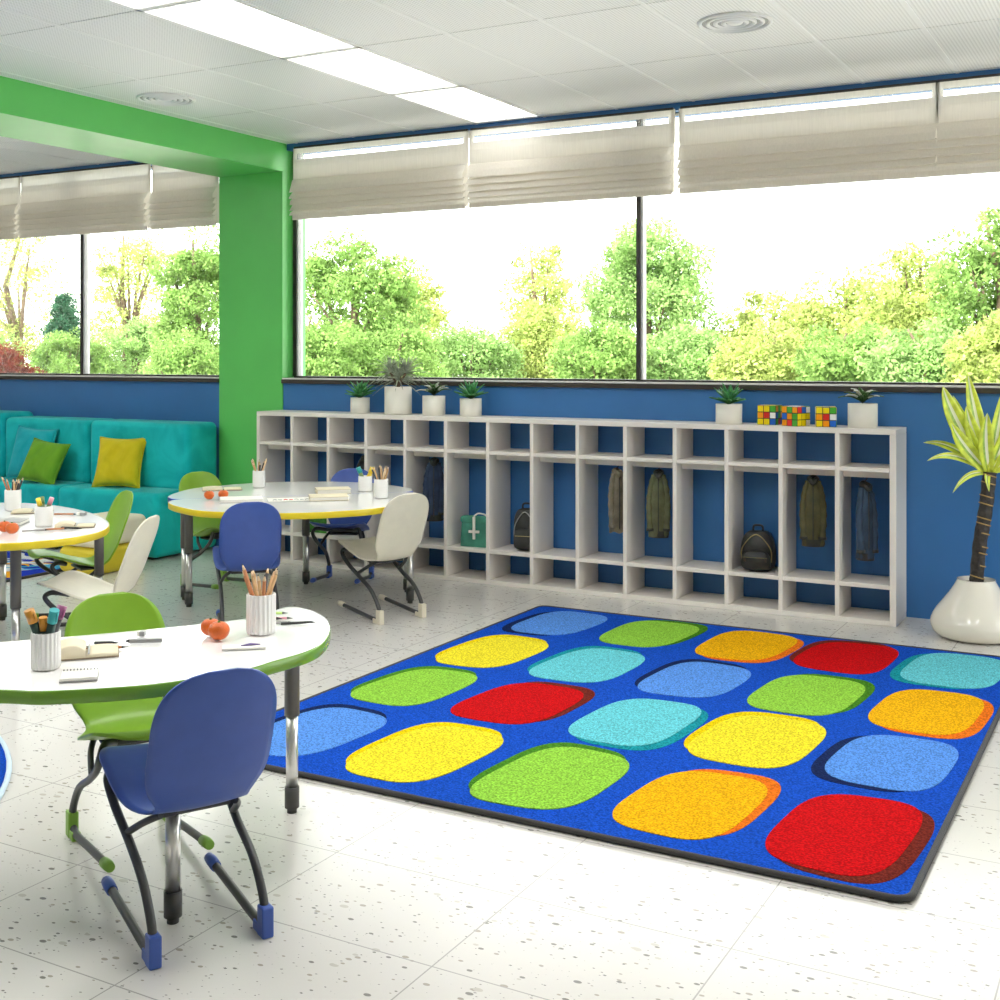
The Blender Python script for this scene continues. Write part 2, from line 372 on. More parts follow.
# ceiling of long tiles: panels with narrow gaps, T-bars along the depth lines
TX0, TSX, TY0, TSY = -1.121, .557, 7.70, 1.107
LX0, LX1 = TX0 - 6 * TSX, TX0 - 5 * TSX         # lamp strip -4.463 .. -3.906
FILL_CELLS = [(1, 3), (1, 4), (-2, 3), (5, 4), (5, 5), (8, 4), (8, 5), (12, 2), (12, 3), (12, 4)]  # unseen fill panels, added to brighten the near floor, tables and sofa side
LAMPCELLS = {(5, j) for j in range(4)} | set(FILL_CELLS)
cb = MB()
k0, k1 = -7, 22
xs = [TX0 - TSX * k for k in range(k0, k1)]
lampcells = [(6 - 1 + 1, 0), ]
lamps = [(LX0, TY0 - TSY * (j + 1)) for j in (0, 1, 2, 3)]
for k in range(k0, k1):
    xb = TX0 - TSX * k; xa = xb - TSX
    if xb < XL or xa > XR: continue
    for j in range(-1, 12):
        yb = TY0 - TSY * j; ya = yb - TSY
        if ya > 7.95 or yb < YF: continue
        if (round((TX0 - xb) / TSX), j) in LAMPCELLS: continue
        cb.box(max(xa + .009, XL), min(xb - .009, XR), max(ya + .004, YF), min(yb - .004, HY if yb > HY else 99), CZ, CZ + .03)
for x in xs:
    if XL < x < XR: cb.box(x - .0105, x + .0105, YF, HY, CZ - .003, CZ + .04, 1)
for j in range(0, 12):
    y = TY0 - TSY * j
    if y > YF: cb.box(XL, XR, y - .008, y + .008, CZ + .02, CZ + .04, 1)
cb.box(XL, XR, YF, 7.98, CZ + .13, CZ + .2, 1)
struct(cb.build('ceiling', [M['ceil'], M['ceil_plain']]))
nm = ['nearest the wall of windows', 'second from the wall of windows', 'third from the wall of windows', 'fourth from the wall of windows']
for j in range(4):
    ya = TY0 - TSY * (j + 1)
    t = thing('ceiling_light', 'long white recessed ceiling light panel, ' + nm[j], 'ceiling light', (LX0 + TSX / 2, ya + TSY / 2, CZ), group='recessed ceiling lights in one strip')
    MB().box(-TSX / 2 + .02, TSX / 2 - .02, -TSY / 2 + .02, TSY / 2 - .02, .04, .06).build('diffuser', M['light'], t)
    f = MB(); a, b = TSX / 2 - .003, TSY / 2 - .003
    f.box(-a, -a + .02, -b, b, -.004, .07).box(a - .02, a, -b, b, -.004, .07).box(-a, a, -b, -b + .02, -.004, .07).box(-a, a, b - .02, b, -.004, .07)
    f.build('frame', M['louvre'], t)
    f = MB()
    for q in range(3):
        x = -a + .5 * (q + 1) * a; f.box(x - .004, x + .004, -b, b, .0, .04)
    f.build('louvre', M['louvre'], t)
for kk, j in FILL_CELLS:
        xa, ya = TX0 - TSX * (kk + 1), TY0 - TSY * (j + 1)
        t = thing('ceiling_light', 'unseen fill light panel added in the ceiling over the near half of the room, out of the frame', 'ceiling light', (xa + TSX / 2, ya + TSY / 2, CZ), group='fill light panels added over the near half of the room')
        MB().box(-TSX / 2 + .02, TSX / 2 - .02, -TSY / 2 + .02, TSY / 2 - .02, .04, .06).build('diffuser', M['light_fill'], t)
        f = MB(); a, b = TSX / 2 - .003, TSY / 2 - .003
        f.box(-a, -a + .02, -b, b, -.004, .07).box(a - .02, a, -b, b, -.004, .07).box(-a, a, -b, -b + .02, -.004, .07).box(-a, a, b - .02, b, -.004, .07)
        f.build('frame', M['louvre'], t)
for (x, y, lab) in ((-5.826, 5.975, 'round white ceiling air vent above the green beam'), (-1.944, 6.005, 'round white ceiling air vent near the top right of the photo')):
    t = thing('ceiling_vent', lab, 'vent', (x, y, CZ), group='round ceiling vents')
    f = MB()
    for r in (.19, .15, .11, .07): f.lathe([(r, .0), (r, -.008), (r - .012, -.014), (r - .022, -.006), (r - .022, 0)], 48)
    f.build('ring', M['ceil_plain'], t)
    MB().lathe([(.0, -.012), (.035, -.010), (.045, 0)], 32).build('hub', M['ceil_plain'], t)
    MB().lathe([(.185, .001), (.185, -.003)], 40).build('backing', M['grey_pl'], t)

# windows -------------------------------------------------------------
def window(name, x0, x1, mulls, z0=1.43, z1=3.243):
    t = bpy.data.objects.new(name, None); COL.objects.link(t); struct(t)
    f = MB(); w = .015
    f.box(x0, x1, GY - .03, GY + .05, z0 - .05, z0).box(x0, x1, GY - .03, GY + .05, z1, z1 + .04)
    for x in [x0 + w] + mulls + [x1 - w]: f.box(x - w, x + w, GY - .04, GY + .05, z0, z1)
    f.build('window_frame', M['frame_dark'], t)
    f = MB()
    for x in [x0 + w] + mulls: f.box(x + w, x + w + .016, GY - .03, GY + .03, z0, z1)
    f.build('bead', M['frame_light'], t)
    e = [x0] + mulls + [x1]
    for a, b in zip(e[:-1], e[1:]):
        MB().box(a + w, b - w, GY, GY + .006, z0, z1).build('window_pane', M['glass'], t)
    return t
window('window_1', -6.22, 2.35, [-3.215, -.25])
window('window_2', -12.95, -6.93, [-11.5, -8.64])
for nmq, a, b in (('trim_1', PX1 + .002, XR), ('trim_2', XL, PX0 - .002)):
    t = MB().box(a, b, YB - .03, 7.83, 1.372, 1.405).box(a, b, YB - .016, YB + .01, 1.405, 1.417, 1).box(a, b, YB + .01, 7.83, 1.405, 1.411)
    struct(t.build(nmq, [M['sill'], M['sill_edge']], bevel=.0015))
t = bpy.data.objects.new('window_3', None); COL.objects.link(t); struct(t)
f = MB()
for y in (RW0 + .03, 6.4, RW1 - .03): f.box(XR + .05, XR + .12, y - .03, y + .03, RWZ0, RWZ1)
f.box(XR + .05, XR + .12, RW0, RW1, RWZ0, RWZ0 + .06).box(XR + .05, XR + .12, RW0, RW1, RWZ1 - .06, RWZ1)
f.build('window_frame', M['frame_dark'], t)
for a, b in zip((RW0 + .06, 6.43), (6.37, RW1 - .06)):
    MB().box(XR + .08, XR + .086, a, b, RWZ0 + .06, RWZ1 - .06).build('window_pane', M['glass'], t)

# roman blinds ---------------------------------------------------------
def blind(x0, x1, label):
    BY = 7.70
    t = thing('roman_blind', label, 'blind', ((x0 + x1) / 2, BY, 2.67), group='linen roman blinds along the windows')
    w = (x1 - x0) / 2
    Z = lambda z: z - 2.67
    prof = [(0, Z(3.25)), (-.003, Z(3.205)), (-.008, Z(3.158)), (-.016, Z(3.1)), (-.012, Z(3.0))]
    z = 2.985
    for i, (za, zb) in enumerate(((2.985, 2.90), (2.90, 2.85), (2.85, 2.80), (2.80, 2.755))):
        prof += [(-.022, Z(za + .004)), (-.05, Z(za - (za - zb) * .5)), (-.068, Z(zb - .006)), (-.066, Z(zb - .010)), (-.02, Z(zb + .008))]
    prof += [(-.03, Z(2.75)), (-.055, Z(2.73)), (-.06, Z(2.708)), (-.03, Z(2.712)), (-.032, Z(2.674))]
    f = MB(); n = len(prof)
    def fn(u, v):
        i = round(v * (n - 1)); y, zz = prof[i]; x = -w + 2 * w * u
        return (x + .006 * math.sin(i * 1.7) * (1 if u > .5 else -1) * (u in (0, 1)), y + .003 * math.sin(x * 3 + i * .2), zz)
    f.grid(fn, 48, n - 1, smooth=False, mf=lambda i, j: 1 if (j == 1 and x0 > -6.5 and 0 < i < 47) else 0)
    f.build('fabric', [M['blind'], M['sheer']], t)
    MB().grid(lambda u, v: (-w + 2 * w * u + 0, .012, Z(3.155 - v * .46)), 2, 2).build('lining', M['blind'], t)
    MB().grid(lambda u, v: (-w + 2 * w * u, .02 + .0 * v, Z(3.03 - v * .335)), 2, 2).build('folded_back_cloth', M['blind'], t)
    for sx in (-1, 1): MB().box(sx * w - .012, sx * w + .012, -.002, .003, Z(3.02), Z(3.25)).build('side_hem', M['blind'], t)
    MB().box(-w, w, -.008, .02, Z(3.247), Z(3.262)).build('headrail', M['frame_dark'], t)
    MB().box(-w, w, -.028, -.02, Z(2.676), Z(2.706)).build('hem_bar', M['blind'], t)
L = [(-6.125, -4.525, 'roman blind beside the green pillar, to its right'), (-4.495, -2.92, 'roman blind right of the pillar, second along the wide window'),
     (-2.868, -1.229, 'roman blind above the three middle cubes, third along the wide window'), (-1.2285, .40, 'roman blind at the right edge of the photo'),
     (-7.655, -6.93, 'roman blind just left of the green pillar, partly behind it'), (-9.30, -7.70, 'roman blind above the sofa, with one dark mullion below its middle'), (-10.93, -9.335, 'roman blind at the far left edge of the photo')]
L[2] = (L[2][0], L[2][1], 'roman blind third along the wide window, right of the bright gap')
for a, b, l in L: blind(a, b, 'pale grey linen ' + l)

# ------------------------------------------------------------------ outside
struct(MB().box(-90, 60, 8.2, 120, -.6, -.4).build('ground', M['bounce_ground']))
F_, CXp, HYp = 1214., 500., 355.
THc = math.atan(670 / 1214.); SN, CS = math.sin(THc), math.cos(THc)
def at_y(px, py, y):
    a = (px - CXp) / F_; r = (-SN + a * CS, CS + a * SN, -(py - HYp) / F_); t_ = y / r[1]
    return r[0] * t_, 1.6 + r[2] * t_, t_
def np_leaves(name, pts, size, m, parent, rng):
    N = len(pts)
    size = size * .55
    d = rng.normal(size=(N, 3)); d /= np.linalg.norm(d, axis=1)[:, None]
    e = rng.normal(size=(N, 3)); e -= d * (e * d).sum(1)[:, None]; e /= np.linalg.norm(e, axis=1)[:, None]
    s_ = size * rng.uniform(.6, 1.3, size=(N, 1))
    nrm = np.cross(d, e)
    v = np.stack([pts - d * s_ * .5, pts + e * s_ * .28 + nrm * s_ * .08, pts + d * s_ * .5, pts - e * s_ * .28 + nrm * s_ * .08], 1).reshape(-1, 3)
    me = bpy.data.meshes.new(name); me.vertices.add(4 * N); me.vertices.foreach_set('co', v.astype(np.float32).ravel())
    me.loops.add(4 * N); me.loops.foreach_set('vertex_index', np.arange(4 * N, dtype=np.int32))
    me.polygons.add(N); me.polygons.foreach_set('loop_start', np.arange(0, 4 * N, 4, dtype=np.int32)); me.polygons.foreach_set('loop_total', np.full(N, 4, dtype=np.int32))
    me.update(); me.validate(); me.materials.append(m)
    o = bpy.data.objects.new(name, me); COL.objects.link(o); o.parent = parent
    return o
def tree(name, label, px, top, hw, y, m, dens=1.0, leaf=.2, cat='tree', nclus=95, low=.05, seed=0, narrow=1.0):
    rng = np.random.default_rng(seed + 11)
    x, ztop, d = at_y(px, top, y)
    gx = -.4
    Rr = hw * d / F_; h = ztop - gx
    t = thing(name, label, cat, (x, y, gx))
    cz = h * (.5 + low / 2); rz = h * (1 - low) / 2
    C = []
    while len(C) < nclus:
        q = rng.uniform(-1, 1, 3)
        l = np.linalg.norm(q)
        if l > 1 or l < .35: continue
        wid = 1 if narrow == 1 else (1 - .6 * (q[2] + 1) / 2)
        C.append((q[0] * Rr * .85 * wid, q[1] * Rr * .85 * wid, cz + q[2] * rz * .88))
    C = np.array(C); n = int(250 * dens)
    rc = .24 * min(Rr, rz) + .12
    pts = np.repeat(C, n, 0) + (lambda g: g / np.linalg.norm(g, axis=1)[:, None] * rng.uniform(.25, 1, (len(g), 1)) ** .5)(rng.normal(size=(len(C) * n, 3))) * rc * np.repeat(rng.uniform(.5, 1.5, (len(C), 1)), n, 0) * np.array([1, 1, .75])
    pts = pts[pts[:, 2] > .02]
    np_leaves('foliage', pts, leaf, m, t, rng)
    f = MB(); rt = .06 + .02 * h
    f.tube([(0, 0, -.05), (.04 * h * rng.normal() * .5, 0, h * .3), (.05 * h * rng.normal(), 0, h * .6), (.08 * h * rng.normal() * .6, 0, h * .9)], [rt, rt * .8, rt * .5, rt * .15], 8)
    for c in C[:12]:
        f.tube([(0, 0, h * .25), (c[0] * .35, c[1] * .35, h * .25 + (c[2] - h * .25) * .55), tuple(c)], [rt * .45, rt * .28, rt * .08], 6)
    f.build('trunk', M['trunk'], t)
    return t
TREES = [
 (355, 222, 66, 24, 'leaf_b', 1.2, .20, 'leafy green tree just right of the pillar, outside the wide window'),
 (412, 255, 44, 33, 'leaf_a', .7, .22, 'pale yellow green tree left of the sky gap in the wide window'),
 (540, 230, 46, 38, 'leaf_a', .45, .24, 'thin airy pale tree right of the sky gap in the wide window'),
 (650, 214, 70, 31, 'leaf_c', 1.4, .22, 'tall rounded fresh green tree behind the mullion of the wide window'),
 (765, 288, 58, 34, 'leaf_a', .7, .24, 'low pale tree right of the mullion, below the open sky'),
 (845, 262, 60, 31, 'leaf_a', .65, .22, 'pale tree above the two right planters, beyond the glass'),
 (912, 235, 60, 28, 'leaf_a', .6, .2, 'yellow green tree left of the tall potted plant, beyond the glass'),
 (990, 185, 62, 25, 'leaf_b', .6, .2, 'tallest tree at the right edge of the photo, beyond the glass'),
 (1075, 170, 70, 29, 'leaf_a', .6, .2, 'tree just outside the right edge of the photo, beyond the glass'),
 (20, 205, 62, 33, 'leaf_a', .35, .22, 'thin tree with a bare leaning trunk at the far left, beyond the glass'),
 (130, 215, 50, 34, 'leaf_a', .5, .22, 'airy pale tree right of the left mullion, beyond the glass'),
 (200, 218, 46, 22, 'leaf_b', 1.2, .17, 'dense green tree left of the pillar, beyond the glass'),
 (-50, 225, 60, 36, 'leaf_b', .6, .2, 'tree just beyond the left edge of the photo'),
]
for i, (px, top, hw, y, m, dn, lf, lab) in enumerate(TREES):
    tree('garden_tree', lab, px, top, hw, y, M[m], dn, lf, seed=i * 5 + 1)
tree('conifer', 'dark blue green conifer left of the left mullion, beyond the glass', 64, 292, 24, 30, M['leaf_d'], 1.6, .17, seed=88, nclus=80, narrow=.5)
tree('copper_shrub', 'copper red shrub at the lower left corner of the left window', 8, 345, 34, 21, M['leaf_r'], 1.2, .13, cat='shrub', seed=90, nclus=60)
HED = [(310, 300, 50, 20), (395, 318, 60, 22), (470, 322, 55, 25), (545, 300, 50, 27), (600, 318, 48, 22), (690, 322, 55, 23), (765, 322, 55, 22), (845, 318, 55, 21), (920, 312, 55, 20), (1000, 305, 55, 19), (70, 330, 45, 24), (130, 318, 45, 26), (185, 330, 40, 19), (-20, 330, 45, 27)]
for i, (px, top, hw, y) in enumerate(HED):
    where = ['right beside the pillar', 'above the tall spiky planter', 'below the sky gap', 'left of the tall rounded tree', 'left of the mullion, low down', 'right of the mullion, low down', 'above the round leafed planter at the centre right', 'above the coloured cubes', 'left of the tall potted plant', 'behind the tall potted plant', 'under the dark conifer', 'right of the left mullion, low down', 'left of the pillar, low down', 'at the far left edge'][i]
    tree('garden_shrub', 'bushy shrub outside the glass, ' + where, px, top, hw, y, M[['leaf_a', 'leaf_b', 'leaf_c'][i % 3] if i not in (0, 12) else 'leaf_b'], 1.1, .16, cat='shrub', seed=200 + i, nclus=80)

# ------------------------------------------------------------------ cubby shelf
SX0, SX1, SY0, SY1, SH = -6.236, -1.408, 7.37, 7.684, 1.161
t = thing('cubby_shelf', 'long white cubby shelf of fourteen open lockers under the window', 'shelf', ((SX0 + SX1) / 2, (SY0 + SY1) / 2, 0))
ox, oy = (SX0 + SX1) / 2, (SY0 + SY1) / 2
def sb(name, *bx):
    f = MB()
    for (a, b, c, d, e, g) in bx: f.box(a - ox, b - ox, c - oy, d - oy, e, g)
    return f.build(name, M['shelf'], t, bevel=.002, seg=1)
W_ = (SX1 - SX0) / 14
sb('top_panel', (SX0, SX1, SY0, SY1, SH - .032, SH))
sb('base_panel', (SX0, SX1, SY0, SY1, 0.0, .03))
sb('side_panel', (SX0, SX0 + .03, SY0, SY1, .0305, SH - .0325)); sb('side_panel', (SX1 - .038, SX1, SY0, SY1, .0305, SH - .0325))
for i in range(1, 14):
    x = SX0 + W_ * i; sb('divider', (x - .013, x + .013, SY0, SY1, .0305, SH - .0325))
for i in range(14):
    a = SX0 + W_ * i + (.0305 if i == 0 else .0135); b = SX0 + W_ * (i + 1) - (.0385 if i == 13 else .0135)
    sb('upper_shelf', (a, b, SY0 + .002, SY1, .905, .93)); sb('lower_shelf', (a, b, SY0 + .002, SY1, .215, .24))
    sb('coat_rail', (a, b, SY0 + .10, SY0 + .12, .862, .9045))
def cell(i): return SX0 + W_ * (i + .5)

# planters on the shelf
def planter(x, y, w, h, style, label):
    t = thing('potted_succulent' if style != 'spiky' else 'potted_spiky_plant', label, 'plant', (x, y, SH), R.uniform(-.05, .05), group='white planters on the cubby shelf')
    f = MB(); r = w / 2
    n = 40; f.lathe([(r * .96, 0), (r, .004), (r, h), (r * .92, h), (r * .9, h - .02), (r * .3, h - .022), (0.0, h - .022)], 48, flute=.012, nf=24)
    f.build('pot', M['cream_pot'], t)
    MB().lathe([(r * .88, h - .02), (r * .5, h - .01), (0, h - .008)], 24).build('soil', M['soil'], t)
    f = MB(); rr = random.Random(int(abs(x) * 1000))
    def leaf(base, az, el, L_, wd, droop, mi, tip=None):
        d = Vector((math.cos(az) * math.cos(el), math.sin(az) * math.cos(el), math.sin(el))); sd = Vector((-math.sin(az), math.cos(az), 0)); P = []
        nseg = 6
        for j in range(nseg + 1):
            q = j / nseg; p = Vector(base) + d * L_ * q + Vector((0, 0, -droop * L_ * q * q))
            ww = wd * (math.sin(PI * min(1, .25 + q * .75)) ** .8) if q < 1 else 0.0005
            up = Vector((0, 0, wd * .35))
            P.append((p - sd * ww * .5 + up * (1 - q), p - Vector((0, 0, wd * .12)), p + sd * ww * .5 + up * (1 - q)))
        vs = [v for row in P for v in row]; 
        o = len(f.v); f.v += [tuple(v) for v in vs]
        for j in range(nseg):
            for k in range(2):
                a = o + j * 3 + k; f.f.append([a, a + 1, a + 4, a + 3]); f.m.append(tip if (tip is not None and j >= 2) else mi); f.sm.append(True)
    if style == 'aloe':
        for ring, (ne, el, L_) in enumerate(((10, .45, .135), (9, .8, .15), (7, 1.12, .155), (3, 1.4, .14))):
            for k in range(ne): leaf((0, 0, h + .0), 2 * PI * k / ne + ring * .4 + rr.uniform(-.15, .15), el + rr.uniform(-.1, .1), L_ * rr.uniform(.85, 1.1), .036, .1, 0)
        f.build('foliage', [M['succ'], M['succ_pale']], t, solid=.003)
    elif style == 'dark':
        for ring, (ne, el, L_) in enumerate(((9, .75, .165), (9, 1.0, .18), (7, 1.25, .16))):
            for k in range(ne): leaf((0, 0, h + .005), 2 * PI * k / ne + ring * .4 + rr.uniform(-.15, .15), el + rr.uniform(-.1, .1), L_ * rr.uniform(.85, 1.15), 0.026, .45, 0, 1 if k % 3 == 0 else None)
        f.build('foliage', [M['succ_dark'], M['succ_pale']], t, solid=.003)
    else:
        st = MB(); st.tube([(0, 0, h - .02), (0, 0, h + .04)], .015, 8)
        for s_ in (-1, 1): st.tube([(0, 0, h), (s_ * .03, 0, h + .05), (s_ * .07, 0, h + .10)], [.013, .011, .009], 8)
        st.build('stem', M['trunk'], t)
        for s_ in (-1, 1, 0):
            for k in range(60):
                leaf((s_ * .07, 0, h + (.10 if s_ else .05)), rr.uniform(0, 2 * PI), rr.uniform(-.25, 1.35), rr.uniform(.14, .25), .011, .3, 0)
        f.v = [(a, b * .5, c) for a, b, c in f.v]
        f.build('foliage', [M['grey_leaf']], t, solid=.0015)
    return t
planter(-5.365, 7.53, .145, .118, 'aloe', 'small white planter with dark green rosette, leftmost on the shelf')
planter(-5.0, 7.50, .20, .205, 'spiky', 'largest white planter with a grey green spiky plant')
planter(-4.695, 7.51, .165, .143, 'dark', 'white planter with pale tipped dark leaves, right of the tall spiky plant')
planter(-4.39, 7.52, .155, .128, 'aloe', 'small white planter with green rosette at the left of the empty shelf top')
planter(-2.465, 7.49, .165, .128, 'aloe', 'white planter with green rosette left of the coloured puzzle cubes')
planter(-1.628, 7.49, .172, .146, 'dark', 'white planter with curling pale edged leaves right of the coloured puzzle cubes')

def puzzle(x, y, rz, faces, label, s_=.121):
    t = thing('puzzle_cube', label, 'puzzle cube', (x, y, SH), rz, group='puzzle cubes on the cubby shelf')
    h = s_ / 2
    MB().box(-h, h, -h, h, 0, s_).build('body', M['black'], t, bevel=.004)
    keys = 'ygrwbo'; f = MB(); c = s_ / 3; g = .0025; rr = random.Random(int(x * 999))
    for fi in range(5):
        for a in range(3):
            for b in range(3):
                key = faces[fi][b][a] if fi < len(faces) else rr.choice(keys)
                u0, u1 = -h + a * c + g, -h + (a + 1) * c - g; w0, w1 = s_ - (b + 1) * c + g, s_ - b * c - g; e = .0015; mi = keys.index(key)
                if fi == 0: f.box(u0, u1, -h - e, -h + .001, w0, w1, mi)
                elif fi == 1: f.box(h - .001, h + e, u0, u1, w0, w1, mi)
                elif fi == 2: f.box(u0, u1, w0 - h, w1 - h, s_ - .001, s_ + e, mi)
                elif fi == 3: f.box(-h - e, -h + .001, u0, u1, w0, w1, mi)
                else: f.box(u0, u1, h - .001, h + e, w0, w1, mi)
    f.build('facelets', [M['cube_' + k] for k in keys], t)
puzzle(-2.215, 7.545, -.05, [['yyg', 'orw', 'yyb'], ['ogy', 'bgo', 'grb'], ['yyy', 'wyg', 'oyy']], 'scrambled puzzle cube at the left, its red and white squares side by side')
puzzle(-2.03, 7.475, -.42, [['ogo', 'bog', 'org'], ['rbw', 'yyy', 'yyw'], ['wwg', 'wwo', 'yww']], 'scrambled puzzle cube in the middle, turned to show two sides')
puzzle(-1.85, 7.49, .28, [['yyg', 'orw', 'yob'], ['yyg', 'wgr', 'gbo'], ['gyy', 'yyo', 'yby']], 'scrambled puzzle cube standing apart at the right, yellow on its left column')

# ------------------------------------------------------------------ coats and bags
def jacket(i, dx, top, length, width, m, label, trim=None, rot=.3, zip_=True, dep=.10, flare=1.0, dy=.0):
    """a jacket hanging on a hanger from the coat rail, turned partly sideways"""
    x = cell(i) + dx; y = SY0 + .11 + dy
    t = thing('jacket', label, 'jacket', (x, y, top - length), rot, group='coats hanging in the cubby lockers')
    rr = random.Random(i * 7 + 3); ph = [rr.uniform(0, 6) for _ in range(6)]
    f = MB(); NV = 22; NU = 36
    def fn(u, v):
        A = 2 * PI * u; z = length * (1 - v)
        sh = math.sin(PI / 2 * min(1, v / .34)) ** .8
        w = width / 2 * (.30 + .70 * sh) * (1 + .10 * flare * v); dd = dep / 2 * (.45 + .55 * sh) * (1 + .15 * v)
        z -= .02 * (abs(math.cos(A)) ** 2) * (1 - v) * 2 * sh
        k = 1 + .05 * math.sin(3 * A + ph[0] + 2 * v) * v + .035 * math.sin(7 * A + ph[1] + 5 * v) * v + .03 * math.sin(11 * v * 2 + ph[2] + A)
        return (w * k * math.cos(A), dd * k * math.sin(A), z + .006 * math.sin(5 * A + ph[3]) * v)
    f.grid(fn, NU, NV)
    f.build('body', m, t, weld=True)
    for s_ in (-1, 1):
        f = MB(); xs_ = s_ * width * .43
        f.tube(catmull([(s_ * width * .20, 0, length * .94), (xs_ * .84, -.012, length * .80), (xs_ * 1.10, -.02, length * .58), (xs_ * 1.12, -.03, length * .34), (xs_ * 1.0, -.035, length * .10)], 5), [.024 + .003 * math.sin(k * 2.1) for k in range(21)], 12, sq=(1, .85))
        sl = f.build('sleeve', m, t)
        c = MB().tube([(xs_ * 1.01, -.035, length * .125), (xs_ * .995, -.0355, length * .085)], .0265, 12)
        c.build('cuff', trim or m, sl)
    f = MB(); f.tube(catmull([(-width * .17, .02, length * .98), (-width * .13, -dep * .38, length * .97), (0, -dep * .5, length * .93), (width * .13, -dep * .38, length * .97), (width * .17, .02, length * .98), (0, dep * .3, length * 1.0), (-width * .17, .02, length * .98)], 6), .016, 8)
    f.build('collar', trim or m, t)
    if zip_: MB().tube([(0, -dep * .56, length * .06), (0, -dep * .58, length * .5), (0, -dep * .50, length * .9)], .0035, 6).build('zip', M['black'], t)
    if trim:
        f = MB(); NU2 = 30
        f.grid(lambda u, v: (width / 2 * 1.09 * math.cos(2 * PI * u), dep / 2 * 1.16 * math.sin(2 * PI * u), .035 - .045 * v), NU2, 2)
        f.build('hem_band', trim, t, weld=True)
    # hanger: a thing of its own
    f = MB(); f.tube(catmull([(0, .0, 0), (0, 0, .022), (.012, 0, .036), (.0, 0, .05), (-.014, 0, .04)], 6), .0028, 6)
    f.tube([(-width * .27, 0, -.03), (0, 0, .0), (width * .27, 0, -.03)], .005, 8)
    o = f.build('coat_hanger', M['black']); o.location = (x, y, top - .005); o.rotation_euler = (0, 0, rot)
    tag(o, 'thin wire hanger holding the ' + label.split(',')[0].split(' hanging')[0], 'hanger', 'coat hangers in the cubby lockers')
    return t
jacket(2, .09, .835, .42, .12, M['coat_dark'], 'dark green jacket behind the blue chair, third locker from the left', rot=.5)
jacket(4, .01, .84, .43, .125, M['coat_navy'], 'navy jacket hanging behind the cream chair, fifth locker from the left', trim=M['coat_dark'], rot=.5)
jacket(8, .07, .83, .41, .10, M['coat_tan'], 'taupe jacket pressed against the divider, left of the khaki jacket', rot=.7, zip_=True)
jacket(9, .02, .835, .42, .12, M['coat_khaki'], 'khaki jacket with cream and black hem, tenth locker from the left', trim=M['bag_black'], rot=.35)
jacket(12, .00, .845, .41, .125, M['coat_olive'], 'olive brown jacket, second locker from the right end', trim=M['bag_black'], rot=.25)
jacket(13, -.03, .825, .45, .095, M['coat_blue'], 'slate blue jacket with dark cuffs in the rightmost locker', trim=M['bag_black'], rot=.6)

def rbox(f, w, d, z0, z1, mi=0, yo=0):
    f.box(-w / 2, w / 2, yo - d / 2, yo + d / 2, z0, z1, mi); return f
SZ = .2405
t = thing('canvas_bag', 'teal green roll top canvas bag with white cross strap in a locker', 'bag', (cell(5) + .02, SY0 + .12, SZ), .12)
f = MB(); f.grid(lambda u, v: ((.12 - .008 * v) * math.copysign(abs(math.cos(2 * PI * u)) ** .4, math.cos(2 * PI * u)), (.055 - .02 * v) * math.copysign(abs(math.sin(2 * PI * u)) ** .5, math.sin(2 * PI * u)) * (1 + .04 * math.sin(9 * u + 5 * v)), .2 * v), 40, 8)
f.build('body', M['bag_teal'], t, weld=True)
MB().box(-.115, .115, -.048, .03, .165, .215).build('rolled_top', M['bag_teal'], t, bevel=.018, seg=3)
MB().box(-.009, .009, -.066, -.05, .055, .215).box(-.04, .04, -.066, -.052, .10, .118).build('cross_strap', M['strap_white'], t, bevel=.002)
MB().tube(catmull([(-.01, -.03, .215), (.02, -.03, .235), (.06, -.02, .23), (.085, -.01, .215)], 6), .006, 8).build('handle', M['strap_white'], t)
t = thing('tote_bag', 'leafy green bag standing in the second locker from the left', 'bag', (cell(1) + .03, SY0 + .14, SZ), .1)
MB().grid(lambda u, v: (.11 * math.copysign(abs(math.cos(2 * PI * u)) ** .4, math.cos(2 * PI * u)) * (1 + .03 * math.sin(20 * u)), .06 * math.copysign(abs(math.sin(2 * PI * u)) ** .5, math.sin(2 * PI * u)) * (1 + .1 * math.sin(25 * u + 3 * v)), .29 * v), 48, 8).build('body', M['bag_green'], t, weld=True)
MB().tube(catmull([(-.05, -.05, .28), (-.04, -.05, .36), (.04, -.05, .36), (.05, -.05, .28)], 6), .007, 8).build('handle', M['bag_green'], t)
